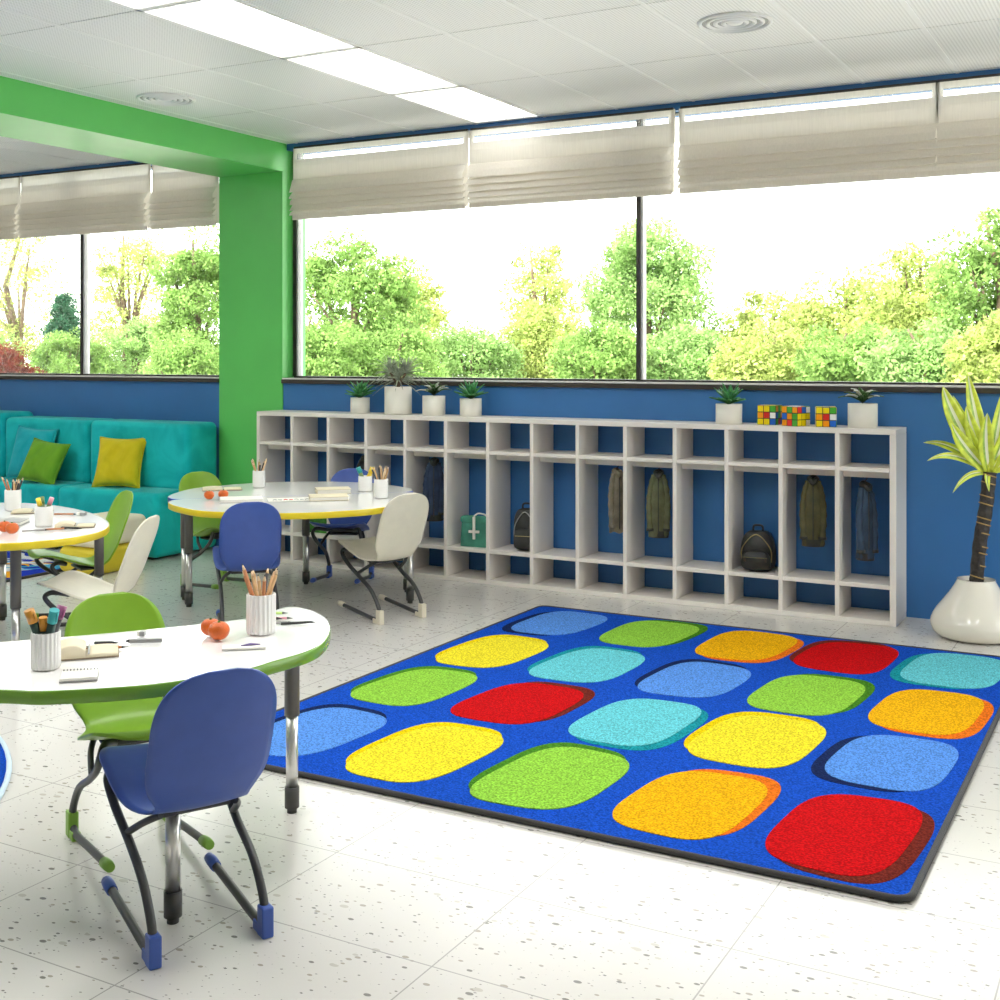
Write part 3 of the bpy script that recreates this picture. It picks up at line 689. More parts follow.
def backpack(x, y, w, d, h, m, label, rz=.0, tall=False):
    t = thing('backpack', label, 'backpack', (x, y, SZ), rz, group='backpacks in the cubby lockers')
    def outline(s_, hh, ww): 
        P = []
        for k in range(40):
            A = 2 * PI * k / 40; e = .45 if math.sin(A) < 0 else (.6 if tall else .85)
            P.append((ww / 2 * math.copysign(abs(math.cos(A)) ** (.45), math.cos(A)) * (1 if math.sin(A) < 0 else (1 - .12 * math.sin(A))), hh / 2 + hh / 2 * math.copysign(abs(math.sin(A)) ** e, math.sin(A))))
        return P
    def slab(f, hh, ww, y0, y1, z0=0, mi=0):
        O = outline(1, hh, ww); n = len(O); lay = [(.90, y0), (1, y0 + .25 * (y1 - y0)), (1, y0 + .75 * (y1 - y0)), (.9, y1)]
        vs = [(a * s_, yy, z0 + hh / 2 + (b - hh / 2) * (s_ if s_ > .95 else .95)) for s_, yy in lay for a, b in O]
        o = f.add(vs, [(i * n + k, i * n + (k + 1) % n, (i + 1) * n + (k + 1) % n, (i + 1) * n + k) for i in range(3) for k in range(n)], mi, True)
        f.f.append([o + k for k in range(n)]); f.m.append(mi); f.sm.append(True); f.f.append([o + 3 * n + k for k in range(n)][::-1]); f.m.append(mi); f.sm.append(True)
    f = MB(); slab(f, h, w, -d / 2, d / 2); f.build('body', m, t)
    f = MB(); slab(f, h * .48, w * .84, -d / 2 - .04, -d / 2 + .02, .012); pk = f.build('front_pocket', m, t)
    MB().box(-w * .34, w * .34, -d / 2 - .044, -d / 2 - .036, h * .36, h * .375).build('zip', M['brass'], pk)
    MB().tube(catmull([(-w * .43, -d / 2, h * .25), (-w * .4, -d / 2 - .003, h * .6), (0, -d / 2 - .004, h * .93), (w * .4, -d / 2 - .003, h * .6), (w * .43, -d / 2, h * .25)], 6), .004, 6).build('zip', M['grey_pl'] if tall else M['brass'], t)
    MB().tube(catmull([(-.03, 0, h * .97), (-.025, 0, h + .03), (.025, 0, h + .03), (.03, 0, h * .97)], 6), .007, 8).build('handle', m, t)
    f = MB()
    for s_ in (-1, 1): f.tube(catmull([(s_ * w * .28, d / 2, h * .92), (s_ * w * .36, d / 2 + .03, h * .6), (s_ * w * .38, d / 2 + .012, h * .1)], 6), .012, 8, sq=(1.4, .5))
    f.build('shoulder_strap', m, t)
    if not tall:
        for s_ in (-1, 1): MB().box(s_ * w * .3 - .006, s_ * w * .3 + .006, -d / 2 - .048, -d / 2 - .038, h * .26, h * .37).build('zip_pull', M['bag_brown'], pk)
backpack(cell(11) - .01, SY0 + .14, .215, .11, .25, M['bag_black'], 'black leather backpack with domed top and brass zips, third locker from the right', .1)
backpack(cell(6) + .065, SY0 + .14, .18, .10, .29, mat('charcoal_nylon', (.03, .03, .028), .6, noise=.2), 'tall charcoal backpack half hidden by the divider, seventh locker from the left', .2, tall=True)

# ------------------------------------------------------------------ dracaena
px_, py_ = -.962, 7.335
t = thing('potted_dracaena', 'tall dracaena with yellow edged leaves in a bulbous cream vase by the blue wall', 'plant', (px_, py_, 0))
prof = [(.17, 0), (.215, .008), (.245, .03), (.262, .07), (.258, .105), (.235, .15), (.195, .20), (.155, .25), (.125, .295), (.108, .325), (.104, .33), (.098, .328), (.095, .31), (.06, .30), (0, .30)]
cp = [Vector((r, z, 0)) for r, z in prof[:10]]; sp_ = [(p.x * .94, p.y) for p in catmull(cp, 5)] + prof[10:]
MB().lathe(sp_, 56).build('vase', M['vase'], t)
MB().lathe([(.096, .302), (.05, .312), (0, .315)], 24).build('soil', M['soil'], t)
cr_ = Vector((CS, SN, 0)); bk = Vector((-SN, CS, 0))
b0 = Vector((0, 0, .31)); b1 = cr_ * .075 + Vector((0, 0, .935))
f = MB(); pth = catmull([b0, b0.lerp(b1, .35) - cr_ * .006, b0.lerp(b1, .7) + cr_ * .004, b1], 8)
f.tube(pth, [.038 + .002 * math.sin(k * 1.9) for k in range(len(pth))], 16)
rr = random.Random(4)
for q in (.05, .16, .27, .33, .45, .53, .58, .71, .78, .9, .97):
    p = b0.lerp(b1, q); f.tube([p - Vector((0, 0, .003)), p + cr_ * .002 + Vector((0, 0, .004))], .0405, 16, mi=1)
f.build('trunk', [M['bark'], M['ring']], t)
s1 = .00568
base = b1 + Vector((0, 0, -.01))
def dleaf(dx, dz, dy, wd, bend=(0, 0, 0), b=None, start=0.0, name='leaf'):
    b = b or base
    tip = b + cr_ * dx * s1 + bk * dy + Vector((0, 0, dz * s1)); mid = b.lerp(tip, .5) + cr_ * bend[0] * s1 + bk * bend[1] + Vector((0, 0, bend[2] * s1))
    wd = wd * s1; f = MB(); NV = 14
    ax = (tip - b).normalized(); view = -bk
    sd = ax.cross(view).normalized(); nn = sd.cross(ax).normalized()
    def fn(u, v):
        p = b.lerp(mid, v).lerp(mid.lerp(tip, v), v)
        w = wd * (max(0, math.sin(PI * (.12 + .88 * v))) ** .75) * (1 if v < .97 else .3)
        e = (u - .5) * 2
        return p + sd * w * .5 * e - nn * w * .22 * (1 - abs(e)) 
    f.grid(fn, 6, NV, mf=lambda i, j: {0: 0, 5: 0, 1: 0, 4: 0, 2: 1, 3: 2}[i])
    f.build(name, [M['drac_y'], M['drac_g'], M['drac_w']], t, solid=.002)
for a in ((-50, 88, -.05, 19, (-14, 0, 10)), (-20, 101, .03, 17, (-2, 0, 0)), (-66, 14, -.06, 7, (-6, 0, 22)), (-40, -18, -.05, 6, (-4, 0, 16)), (-46, 52, -.12, 15, (-10, 0, 4)),
          (16, 86, .02, 15, (2, 0, 0)), (44, 74, -.02, 16, (6, 0, 6)), (36, 38, -.1, 15, (6, 0, 8)), (60, 22, -.05, 12, (6, 0, 20)), (44, -14, .03, 8, (4, 0, 22)), (-12, 62, -.14, 16, (-6, -.02, 2)), (-26, 68, -.04, 16, (-6, 0, 4)),
          (-30, 78, .1, 14, (-4, 0, 0)), (30, 90, .12, 14, (4, 0, 0)), (14, 60, -.12, 14, (4, 0, 2)), (-60, 30, .1, 8, (-5, 0, 20)), (-6, -16, -.08, 6, (-6, -.03, 10))):
    dleaf(*a[:4], bend=a[4])

# ------------------------------------------------------------------ rugs
RX0, RX1, RY0, RY1 = -3.485, -.655, 3.655, 6.845
rx, ry = (RX0 + RX1) / 2, (RY0 + RY1) / 2
t = thing('area_rug', 'large royal blue rug with rows of coloured rounded blocks and dark binding', 'rug', (rx, ry, 0))
def rrect(x0, x1, y0, y1, r, n=8):
    P = []
    for cx, cy, a0 in ((x1 - r, y1 - r, 0), (x0 + r, y1 - r, 90), (x0 + r, y0 + r, 180), (x1 - r, y0 + r, 270)):
        for k in range(n + 1):
            A = math.radians(a0 + 90 * k / n); P.append((cx + r * math.cos(A), cy + r * math.sin(A)))
    return P
names = ['rug_blue', 'rug_yellow', 'rug_green', 'rug_red', 'rug_orange', 'rug_teal', 'rug_sky', 'rug_dyellow', 'rug_dgreen', 'rug_dred', 'rug_dorange', 'rug_dteal', 'rug_dsky']
f = MB(); f.prism(rrect(RX0 - rx + .012, RX1 - rx - .012, RY0 - ry + .012, RY1 - ry - .012, .05), .001, .018, 0)
rows = [(4.085, ['sky-l', 'yellow-l', 'green-l', 'orange-r', 'red-R']), (4.88, ['green-l', 'red-r', 'teal-R', 'yellow-l', 'sky-L']), (5.645, ['yellow-l', 'teal-l', 'sky-l', 'green-r', 'orange-R']), (6.44, ['sky-L', 'green-r', 'orange-R', 'red-l', 'teal-L'])]
cols = [-3.15, -2.59, -2.02, -1.48, -.945]
rr = random.Random(12)
for (y, rowc) in rows:
    for x, spec in zip(cols, rowc):
        c, sd = spec.split('-')
        hx, hy = .222 * rr.uniform(.96, 1.04), .335 * rr.uniform(.97, 1.03); n = 3.3
        sk = [rr.uniform(-.06, .06) for _ in range(4)]
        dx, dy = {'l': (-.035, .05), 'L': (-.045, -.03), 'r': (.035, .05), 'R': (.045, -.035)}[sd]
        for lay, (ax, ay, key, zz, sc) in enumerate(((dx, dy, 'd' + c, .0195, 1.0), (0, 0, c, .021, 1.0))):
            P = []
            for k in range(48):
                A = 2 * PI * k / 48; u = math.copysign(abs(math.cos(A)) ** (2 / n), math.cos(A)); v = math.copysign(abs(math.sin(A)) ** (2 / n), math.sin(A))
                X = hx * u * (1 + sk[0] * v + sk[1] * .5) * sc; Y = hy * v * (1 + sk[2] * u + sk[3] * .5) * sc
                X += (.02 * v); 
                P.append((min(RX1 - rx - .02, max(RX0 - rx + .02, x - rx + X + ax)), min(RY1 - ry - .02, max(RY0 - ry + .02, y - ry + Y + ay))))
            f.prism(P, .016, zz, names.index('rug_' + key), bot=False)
f.build('pile', [M[k] for k in names], t)
P = rrect(RX0 - rx + .008, RX1 - rx - .008, RY0 - ry + .008, RY1 - ry - .008, .055)
MB().tube([(a, b, .0115) for a, b in P + P[:1]], .0115, 8, caps=False).build('binding', M['rug_edge'], t)

t = thing('round_rug', 'round blue rug with pale edge, cut off by the left edge of the photo', 'rug', (-5.07, 1.80, 0))
MB().lathe([(1.79, .001), (1.79, .016), (1.2, .0165), (0, .0165)], 96).build('pile', M['rug_blue'], t)
MB().tube([(1.80 * math.cos(2 * PI * k / 96), 1.80 * math.sin(2 * PI * k / 96), .011) for k in range(97)], .011, 8, caps=False).build('binding', M['rug_pale'], t)
t = thing('patterned_rug', 'deep blue rug with white, orange and sky swirls before the sofa', 'rug', (-8.35, 5.95, 0))
f = MB(); f.prism(rrect(-1.18, 1.18, -.62, .75, .04), .001, .014, 0)
rr = random.Random(3)
for k in range(64):
    x = rr.uniform(.25, 1.06) if k % 4 else rr.uniform(-1, .4); y = rr.uniform(-.5, .66); A = rr.uniform(-.5, .5); mi = rr.choice([1, 1, 2, 3])
    L_ = rr.uniform(.14, .3); w = rr.uniform(.025, .05); up, dn = [], []
    for q in range(13):
        s_ = q / 12; X = (s_ - .5) * L_ * 2; Y = .07 * math.sin(s_ * PI * 2 + k); ww = w * math.sin(PI * s_) + .003
        cx = x + X * math.cos(A) - Y * math.sin(A); cy = y + X * math.sin(A) + Y * math.cos(A)
        cx = max(-1.13, min(1.13, cx)); up.append((cx, max(-.57, min(.7, cy + ww)))); dn.append((cx, max(-.57, min(.7, cy - ww))))
    z = .0155 + k * .00004
    vs = [(a, b, z) for a, b in up] + [(a, b, z) for a, b in dn]
    f.add(vs, [(q, q + 1, 14 + q, 13 + q) for q in range(12)], mi)
f.build('pile', [M['rugp_b'], M['rugp_w'], M['rugp_o'], M['rugp_s']], t)
P = rrect(-1.18, 1.18, -.62, .75, .04); MB().tube([(a, b, .01) for a, b in P + P[:1]], .011, 8, caps=False).build('binding', M['rug_edge'], t)

# ------------------------------------------------------------------ sofa
def sofa(x0, x1, label, rc=.05, hb=1.05):
    cx = (x0 + x1) / 2; w = (x1 - x0) / 2 - .006
    t = thing('sofa_module', label, 'sofa', (cx, 7.30, 0), group='teal sofa modules along the window wall')
    MB().box(-w, w, -.36, .34, .02, .525).build('seat', M['teal'], t, bevel=rc, seg=5)
    MB().box(-w, w, -.02, .345, .50, hb).build('backrest', M['teal'], t, bevel=rc, seg=5)
    f = MB()
    for sx in (-1, 1):
        for sy in (-.28, .26): f.box(sx * (w - .12) - .03, sx * (w - .12) + .03, sy - .03, sy + .03, 0, .03)
    f.build('foot', M['foot_dark'], t)
sofa(-7.985, -6.86, 'teal velvet sofa module at the right end, beside the green pillar')
sofa(-9.04, -7.985, 'teal velvet sofa module holding the aqua and green cushions')
sofa(-10.10, -9.045, 'teal velvet sofa module at the far left edge of the photo', hb=1.09)
def cushion(name, label, x, y, z, s_, th, m, rx_, ry_, rz_):
    t = tag(bpy.data.objects.new(name, None), label, 'cushion', 'cushions on the sofa'); COL.objects.link(t); t.location = (x, y, z); t.rotation_euler = (rx_, ry_, rz_)
    rr = random.Random(len(label)); ph = [rr.uniform(0, 6) for _ in range(5)]
    def surf(sg):
        def fn(u, v):
            a, b = 2 * u - 1, 2 * v - 1
            pin = 1 - .10 * (1 - a * a) * abs(b) ** 3; pin2 = 1 - .10 * (1 - b * b) * abs(a) ** 3
            h = (max(0, 1 - a ** 4) ** .6) * (max(0, 1 - b ** 4) ** .6)
            wr = .05 * math.sin(6 * a + 4 * b + ph[0]) * math.sin(3 * b + ph[1]) + .035 * math.sin(11 * a - 7 * b + ph[2]) + .02 * math.sin(17 * b + 9 * a + ph[3])
            return (a * s_ / 2 * pin2, b * s_ / 2 * pin, sg * th / 2 * h * (1 + wr))
        return fn
    f = MB(); f.grid(surf(1), 24, 24); f.grid(surf(-1), 24, 24)
    f.build('cover', m, t, weld=True)
    P = []
    for k in range(97):
        q = (k % 96) / 24; sdn = int(q); fr = (q - sdn) * 2 - 1
        a, b = [(fr, -1), (1, fr), (-fr, 1), (-1, -fr)][sdn]
        P.append((a * s_ / 2 * (1 - .10 * (1 - b * b) * abs(a) ** 3), b * s_ / 2 * (1 - .10 * (1 - a * a) * abs(b) ** 3), 0))
    MB().tube(P, .006, 6, caps=False).build('piping', m, t)
cushion('cushion', 'yellow velvet cushion leaning on the right hand sofa back', -7.50, 7.17, .725, .42, .15, M['cush_yellow'], PI / 2 - .32, 0, .30)
cushion('cushion', 'green velvet cushion leaning before the aqua cushion', -8.30, 7.09, .70, .38, .14, M['cush_green'], PI / 2 - .45, .12, .15)
cushion('cushion', 'aqua velvet cushion behind the green cushion', -8.56, 7.19, .755, .46, .13, M['cush_teal'], PI / 2 - .25, .05, .05)
t = thing('pouf', 'low yellow pouf with cream cushion top, before the sofa behind the left table', 'pouf', (-6.975, 6.50, 0), .0)
MB().box(-.2, .2, -.26, .26, .0, .2).build('base', M['yel_vinyl'], t, bevel=.06, seg=4)
MB().box(-.204, .204, -.265, .265, .2, .40).build('cushion_top', M['cream_cush'], t, bevel=.05, seg=4)

# ------------------------------------------------------------------ tables
ZT = .70
def bean(sc=1.0):
    k = .8738 * sc
    uv = [(0, .80), (.29, .747), (.41, .68), (.55, .595), (.642, .486), (.725, .30), (.768, .10), (.755, -.06), (.70, -.15), (.615, -.11), (.49, -.015), (.3, .01), (0, .02)]
    P = [(a * k, b * k) for a, b in uv]; full = P + [(-a, b) for a, b in P[::-1]][1:-1]
    return [(v.x, v.y) for v in catmull([(a, b, 0) for a, b in full], 6, True)][::-1]
def dshape(sc=1.0):
    k = .8738 * sc
    uv = [(0, .80), (.29, .747), (.41, .68), (.55, .595), (.642, .486), (.725, .30), (.766, .15), (.768, .06), (.745, -.01), (.69, -.044), (.6, -.045), (.4, -.045), (.2, -.045), (0, -.045)]
    P = [(a * k, b * k) for a, b in uv]; full = P + [(-a, b) for a, b in P[::-1]][1:-1]
    return [(v.x, v.y) for v in catmull([(a, b, 0) for a, b in full], 6, True)][::-1]
def supell(a, b, n=2.3):
    P = []
    for k in range(96):
        A = 2 * PI * k / 96; P.append((a * math.copysign(abs(math.cos(A)) ** (2 / n), math.cos(A)), b * math.copysign(abs(math.sin(A)) ** (2 / n), math.sin(A))))
    return P
def table(label, loc, th, outline, legs, edge, lowz=.34):
    t = thing('classroom_table', label, 'table', (loc[0], loc[1], 0), th)
    P = outline
    f = MB(); f.prism(P, ZT - .034, ZT - .002, 0, smooth=True); f.build('tabletop', M['white_lam'], t)
    n = len(P)
    def off(d):
        O = []
        for i in range(n):
            a, b = Vector(P[i - 1]), Vector(P[(i + 1) % n]); tn = (b - a).normalized(); O.append((P[i][0] + tn.y * d, P[i][1] - tn.x * d))
        return O
    O = off(.004); O2 = off(.001); I = off(-.012)
    vs = [(x, y, z) for (Q, z) in ((I, ZT - .0015), (O2, ZT), (O, ZT - .004), (O, ZT - .034), (O2, ZT - .038), (I, ZT - .036)) for x, y in Q]
    f = MB(); fs = []; 
    f.add(vs, [(i * n + k, i * n + (k + 1) % n, (i + 1) * n + (k + 1) % n, (i + 1) * n + k) for i in range(5) for k in range(n)], 0, True)
    for q in range(n): f.m[q] = 1
    f.build('edge_band', [edge, M['white_lam']], t)
    ct, st = math.cos(th), math.sin(th)
    for (wx, wy) in legs:
        dx, dy = wx - loc[0], wy - loc[1]; x, y = dx * ct + dy * st, -dx * st + dy * ct
        lg = MB().tube([(x, y, lowz), (x, y, ZT - .036)], .0265, 18).build('leg', M['table_leg'], t)
        MB().tube([(x, y, .085), (x, y, lowz)], .021, 18).build('lower_tube', M['chrome'], lg)
        MB().tube([(x, y, .018), (x, y, .09)], .0255, 18).tube([(x, y, 0), (x, y, .02)], .017, 14).build('foot', M['foot_dark'], lg)
        l = math.hypot(x, y - .25) or 1
        MB().tube([(x, y, ZT - .13), (x - x / l * .12, y - (y - .25) / l * .12, ZT - .037)], .006, 8).build('brace', M['chrome'], t)
    return t
table('white bean shaped table with green edge, nearest, beside the front blue chair', (-3.0018, 2.8619), 4.0831, bean(1.0), [(-2.691, 3.369), (-2.463, 2.553), (-3.33, 2.44)], M['green_edge'])
T2, th2, sc2 = (-4.868, 6.142), -2.3617, 1.168
table('white bean shaped table with yellow edge, on the camera side of the joined pair', T2, th2, dshape(sc2), [(-5.46, 5.80), (-4.80, 5.66), (-4.293, 6.577)], M['yellow_edge'])
g = .10
T2b = (T2[0] + math.sin(th2) * g, T2[1] - math.cos(th2) * g)
table('white bean shaped table with blue edge, on the shelf side of the joined pair', T2b, th2 + PI, dshape(sc2), [(-5.646, 5.958), (-5.285, 6.771), (-4.51, 6.872)], M['blue_edge'])
table('white rounded table with yellow edge at the left edge, holding two tangerines', (-5.595, 4.445), 1.137, supell(.528, .886), [(-6.172, 4.966), (-5.033, 4.128), (-5.37, 4.978), (-6.1, 4.2)], M['yellow_edge'])

# ------------------------------------------------------------------ chairs
def chair_proto(shell, cap):
    t = thing('classroom_chair', '', 'chair')
    prof = [(-.10, .775), (-.078, .68), (-.042, .58), (-.008, .49), (.022, .43), (.06, .378), (.12, .353), (.20, .364), (.30, .398), (.39, .428), (.445, .438), (.475, .428)]
    C = catmull([(0, a, b) for a, b in prof], 4); n = len(C)
    L_ = [0]
    for i in range(1, n): L_.append(L_[-1] + (C[i] - C[i - 1]).length)
    T_ = L_[-1]
    NV = 48
    def at(s_):
        s_ *= T_
        for i in range(1, n):
            if L_[i] >= s_ - 1e-9:
                q = (s_ - L_[i - 1]) / (L_[i] - L_[i - 1]); return C[i - 1].lerp(C[i], q)
        return C[-1]
    def fn(u, v):
        v2 = .5 - .5 * math.cos(PI * v); v2 = .5 * v + .5 * v2
        p = at(v2); e = 2 * u - 1
        hw = .172 + (.0 if v2 < .45 else .022 * min(1, (v2 - .45) / .3)) - .048 * math.exp(-((v2 - .51) / .085) ** 2)
        a = v2 / .21; b = (1 - v2) / .13
        if a < 1: hw *= max(0.02, (1 - (1 - a) ** 2.7)) ** (1 / 2.7)
        if b < 1: hw *= max(0.02, (1 - (1 - b) ** 2.6)) ** (1 / 2.8)
        back = max(0, min(1, (.56 - v2) / .12)); c = (e * hw / .17) ** 2
        return (e * hw, p.y + .030 * c * back, p.z + .014 * c * (1 - back))
    f = MB(); f.grid(fn, 16, NV)
    f.build('seat_shell', shell, t, solid=.009)
    for s_ in (-1, 1):
        X = s_ * .155
        pth = catmull([(s_ * .10, .31, .385), (s_ * .148, .375, .402), (X + s_ * .012, .40, .378), (X + s_ * .008, .34, .318), (X, .22, .252), (X, .10, .192), (X, .025, .115), (X, .004, .055), (X, .03, .026), (X, .09, .024), (X, .24, .038), (X, .42, .054)], 7)
        lg = MB().tube(pth, .0125, 12).build('leg', M['tube'], t)
        MB().tube([(X, .395, .051), (X, .435, .056), (X, .46, .057)], [.0165, .0175, .015], 12).build('tip_cap', cap, lg)
        f = MB(); f.box(X - .017, X + .017, -.022, .022, .0, .085).box(X - .015, X + .015, .01, .06, .0, .03); f.build('heel_cap', cap, lg, bevel=.005)
        MB().tube(catmull([(X, .25, .266), (X - s_ * .02, .16, .32), (X - s_ * .05, .10, .354)], 5), .010, 10).build('brace', M['tube'], t)
    f = MB(); f.tube([(-.11, .31, .385), (.11, .31, .385)], .0125, 10); f.box(-.10, .10, .12, .22, .336, .35); f.build('seat_support', M['tube'], t, bevel=.004)
    return t
protos = {'b': chair_proto(M['ch_blue'], M['cap_blue']), 'g': chair_proto(M['ch_green'], M['cap_green']), 'w': chair_proto(M['ch_white'], M['cap_cream'])}
used = set()
CH = [('b', (-2.255, 2.479), (-.88, .475), 'dark blue plastic chair in front, back turned to the camera, tucked at the nearest table'),
      ('g', (-3.125, 2.985), (.88, -.47), 'green plastic chair on the far side of the nearest table, facing the camera'),
      ('w', (-4.05, 6.11), (-.93, .37), 'cream plastic chair on the right of the joined tables, before the shelf'),
      ('b', (-4.58, 5.36), (-.70, .71), 'blue plastic chair seen from behind, at the middle of the yellow edged joined table'),
      ('b', (-5.165, 7.13), (.376, -.927), 'blue plastic chair behind the joined tables, against the shelf'),
      ('g', (-5.93, 6.45), (.95, -.31), 'pale green plastic chair at the left end of the joined tables, by the sofa'),
      ('w', (-4.65, 4.55), (-.92, -.40), 'cream plastic chair in side view at the left table'),
      ('g', (-5.58, 5.28), (-.43, -.90), 'green plastic chair in side view between the left table and the sofa')]
for key, p, fdir, lab in CH:
    o = protos[key] if key not in used else copy_tree(protos[key]); used.add(key)
    o.location = (p[0], p[1], 0); o.rotation_euler = (0, 0, face_rz(fdir)); o['label'] = lab; o['group'] = 'classroom chairs with sprung legs'

# ------------------------------------------------------------------ things on the tables
def cup(x, y, r, h, label, fl=True):
    t = MB().lathe([(r * .9, 0), (r * .97, .003), (r, .012), (r, h - .003), (r * .97, h), (r * .9, h), (r * .87, h - .01), (r * .85, .012), (0, .010)], 200 if fl else 36, flute=.035 if fl else 0, nf=20)
    o = t.build('pencil_cup', M['ceramic']); o.location = (x, y, ZT + .0005); tag(o, label, 'cup', 'white cups on the tables'); return o
def pencil_mesh(L_, r, mb, mi_b, mi_w, mi_l, base, d):
    d = d.normalized(); b = Vector(base); e = b + d * L_
    mb.tube([b, b + d * (L_ - .022)], r, 6, mi_b); mb.tube([b + d * (L_ - .022), b + d * (L_ - .006)], [r, r * .35], 6, mi_w); mb.tube([b + d * (L_ - .006), e], [r * .35, r * .08], 6, mi_l)
def pencils(x, y, h, r, n, lab, grp, seed, Lr=(.15, .19), rp=.0042, name='pencil', darkp=.3):
    rr = random.Random(seed)
    for k in range(n):
        A = 2 * PI * k / n + rr.uniform(-.3, .3); rb = r * .35 * rr.uniform(.3, 1); rt = r * rr.uniform(.6, .80)
        b = Vector((rb * math.cos(A + rr.uniform(-.5, .5) + 2.5), rb * math.sin(A + 2.5), .016)); tp = Vector((rt * math.cos(A), rt * math.sin(A), h)); d = tp - b
        f = MB(); pencil_mesh(rr.uniform(*Lr), rp * rr.uniform(.9, 1.2), f, 0, 1, 2, b, d)
        body = rr.choice([M['wood'], M['wood_pale'], M['wood_red'], M['wood'], M['black']] if darkp else [M['wood'], M['wood_pale']])
        o = f.build(name, [body, M['wood_pale'], M['graphite']]); o.location = (x, y, ZT); tag(o, lab, 'pencil', grp)
def markers(x, y, h, r, specs, seed, lab_tail, grp, L_=.135, rm=.0095, angs=None):
    rr = random.Random(seed)
    for k, (capm, bodym, cname) in enumerate(specs):
        A = angs[k] if angs else 2 * PI * k / len(specs) + .6; b = Vector((-.2 * r * math.cos(A), -.2 * r * math.sin(A), .018)); tp = Vector((r * .62 * math.cos(A), r * .62 * math.sin(A), h)); d = (tp - b).normalized()
        t = thing('marker_pen', cname + ' capped marker ' + lab_tail, 'marker', (x, y, ZT), group=grp)
        MB().tube([b, b + d * (L_ - .038)], rm, 12).build('barrel', bodym, t)
        MB().tube([b + d * (L_ - .039), b + d * L_], rm * 1.14, 12).build('cap', capm, t)
        MB().tube([b + d * (L_ - .036) + Vector((rm * 1.2, 0, 0)), b + d * (L_ - .01) + Vector((rm * 1.2, 0, 0))], rm * .3, 6).build('clip', capm, t)
# nearest table
cup(-2.576, 3.067, .046, .128, 'fluted white cup of brown pencils on the nearest table, right of the tangerines')
pencils(-2.576, 3.067, .128, .044, 12, 'brown pencil standing in the fluted cup right of the nearest tangerines', 'pencils in the nearest pencil cup', 5, (.19, .225), .005)
cup(-2.83, 2.425, .040, .105, 'fluted white cup of thick markers at the left end of the nearest table')
markers(-2.83, 2.425, .105, .038, [(M['m_orange'], M['m_dark'], 'ochre'), (M['m_teal'], M['m_dark'], 'teal'), (M['m_plum'], M['black'], 'plum')], 3, 'in the cup at the left end of the nearest table', 'markers in the nearest cup', .165, .0125, (-1.95, -.2, 1.2))
markers(-2.83, 2.425, .105, .02, [(M['m_orange'], M['m_dark'], 'small ochre')], 4, 'behind the tall ochre marker in the nearest marker cup', 'markers in the nearest cup', .135, .0105, (-1.1,))
def tangerine(x, y, label, r=.033):
    t = thing('tangerine', label, 'tangerine', (x, y, ZT), R.uniform(0, 6), group='tangerines on the tables')
    prof = [(r * math.sin(PI * k / 18) * (1 if k not in (0, 18) else 0), r * .88 * (1 - math.cos(PI * k / 18)) - (.005 * math.exp(-((k - 18) / 2.2) ** 2))) for k in range(19)]
    MB().lathe(prof, 32).build('peel', M['orange_fruit'], t)
    MB().lathe([(.0, r * 1.76 - .006), (.005, r * 1.76 - .004), (.003, r * 1.76 + .0), (0, r * 1.76 + .001)], 8).build('stalk', M['stem'], t)
tangerine(-2.695, 2.962, 'tangerine nearer the green chair, left one of the nearest pair', .032); tangerine(-2.632, 2.930, 'tangerine in front on the right of the nearest pair', .034)
def notebook(name, label, x, y, rz, w, d, h, cover, page, cat='notebook', spiral=False, group=None):
    t = thing(name, label, cat, (x, y, ZT + .0003), rz, group)
    if spiral:
        MB().box(-w / 2, w / 2, -d / 2, d / 2, 0, .003).build('cover', cover, t); MB().box(-w / 2 + .001, w / 2 - .001, -d / 2 + .001, d / 2 - .004, .003, h).build('pages', page, t)
        f = MB(); n = 11
        for k in range(n):
            x_ = -w / 2 + w * (k + .5) / n; f.tube([(x_, d / 2 - .002 + .007 * math.cos(a), h * .5 + .008 * math.sin(a)) for a in [i * PI / 5 for i in range(11)]], .0013, 5, caps=False)
        f.build('spiral_binding', M['graphite'], t)
    else:
        MB().box(-w / 2, w / 2, -d / 2, d / 2, 0, .003).box(-w / 2, w / 2, -d / 2, d / 2, h - .003, h).box(-w / 2, -w / 2 + .003, -d / 2, d / 2, 0, h).build('cover', cover, t)
        MB().box(-w / 2 + .003, w / 2 - .004, -d / 2 + .004, d / 2 - .004, .003, h - .003).build('pages', page, t)
    return t
def open_book(label, x, y, rz, w=.13, d=.17, hgt=.022, mt='page'):
    t = thing('open_book', label, 'book', (x, y, ZT + .0003), rz, 'open books on the tables')
    MB().box(-w, w, -d / 2, d / 2, 0, .003).build('cover', M['cover'], t)
    for s_, hh in ((-1, hgt), (1, hgt * .2)):
        f = MB(); f.grid(lambda u, v: (s_ * w * .97 * u, (v - .5) * d * .96, .004 + hh * (math.sin(PI * min(1, u * .62 + .08)) ** .8) * (1 - .55 * u)), 14, 6)
        n0 = len(f.v)
        f.grid(lambda u, v: (s_ * w * .97 * u, (.5 - 1 * 0 - 1) * d * .96 + 0 * v, .003 + v * (.001 + hh * (math.sin(PI * min(1, u * .62 + .08)) ** .8) * (1 - .55 * u))), 14, 1)
        f.grid(lambda u, v: (s_ * w * .97 * u, .5 * d * .96, .003 + v * (.001 + hh * (math.sin(PI * min(1, u * .62 + .08)) ** .8) * (1 - .55 * u))), 14, 1)
        f.build('pages', M[mt], t, weld=True)
    MB().box(.006, .012, -d / 2, d / 2 + .0, .004 + hgt * .2, .0055 + hgt * .2).build('ribbon', M['grey_pl'], t)
    return t
open_book('open notebook with cream pages lying by the green chair on the nearest table', -2.86, 2.60, .62 + .2, .095, .14, .05)
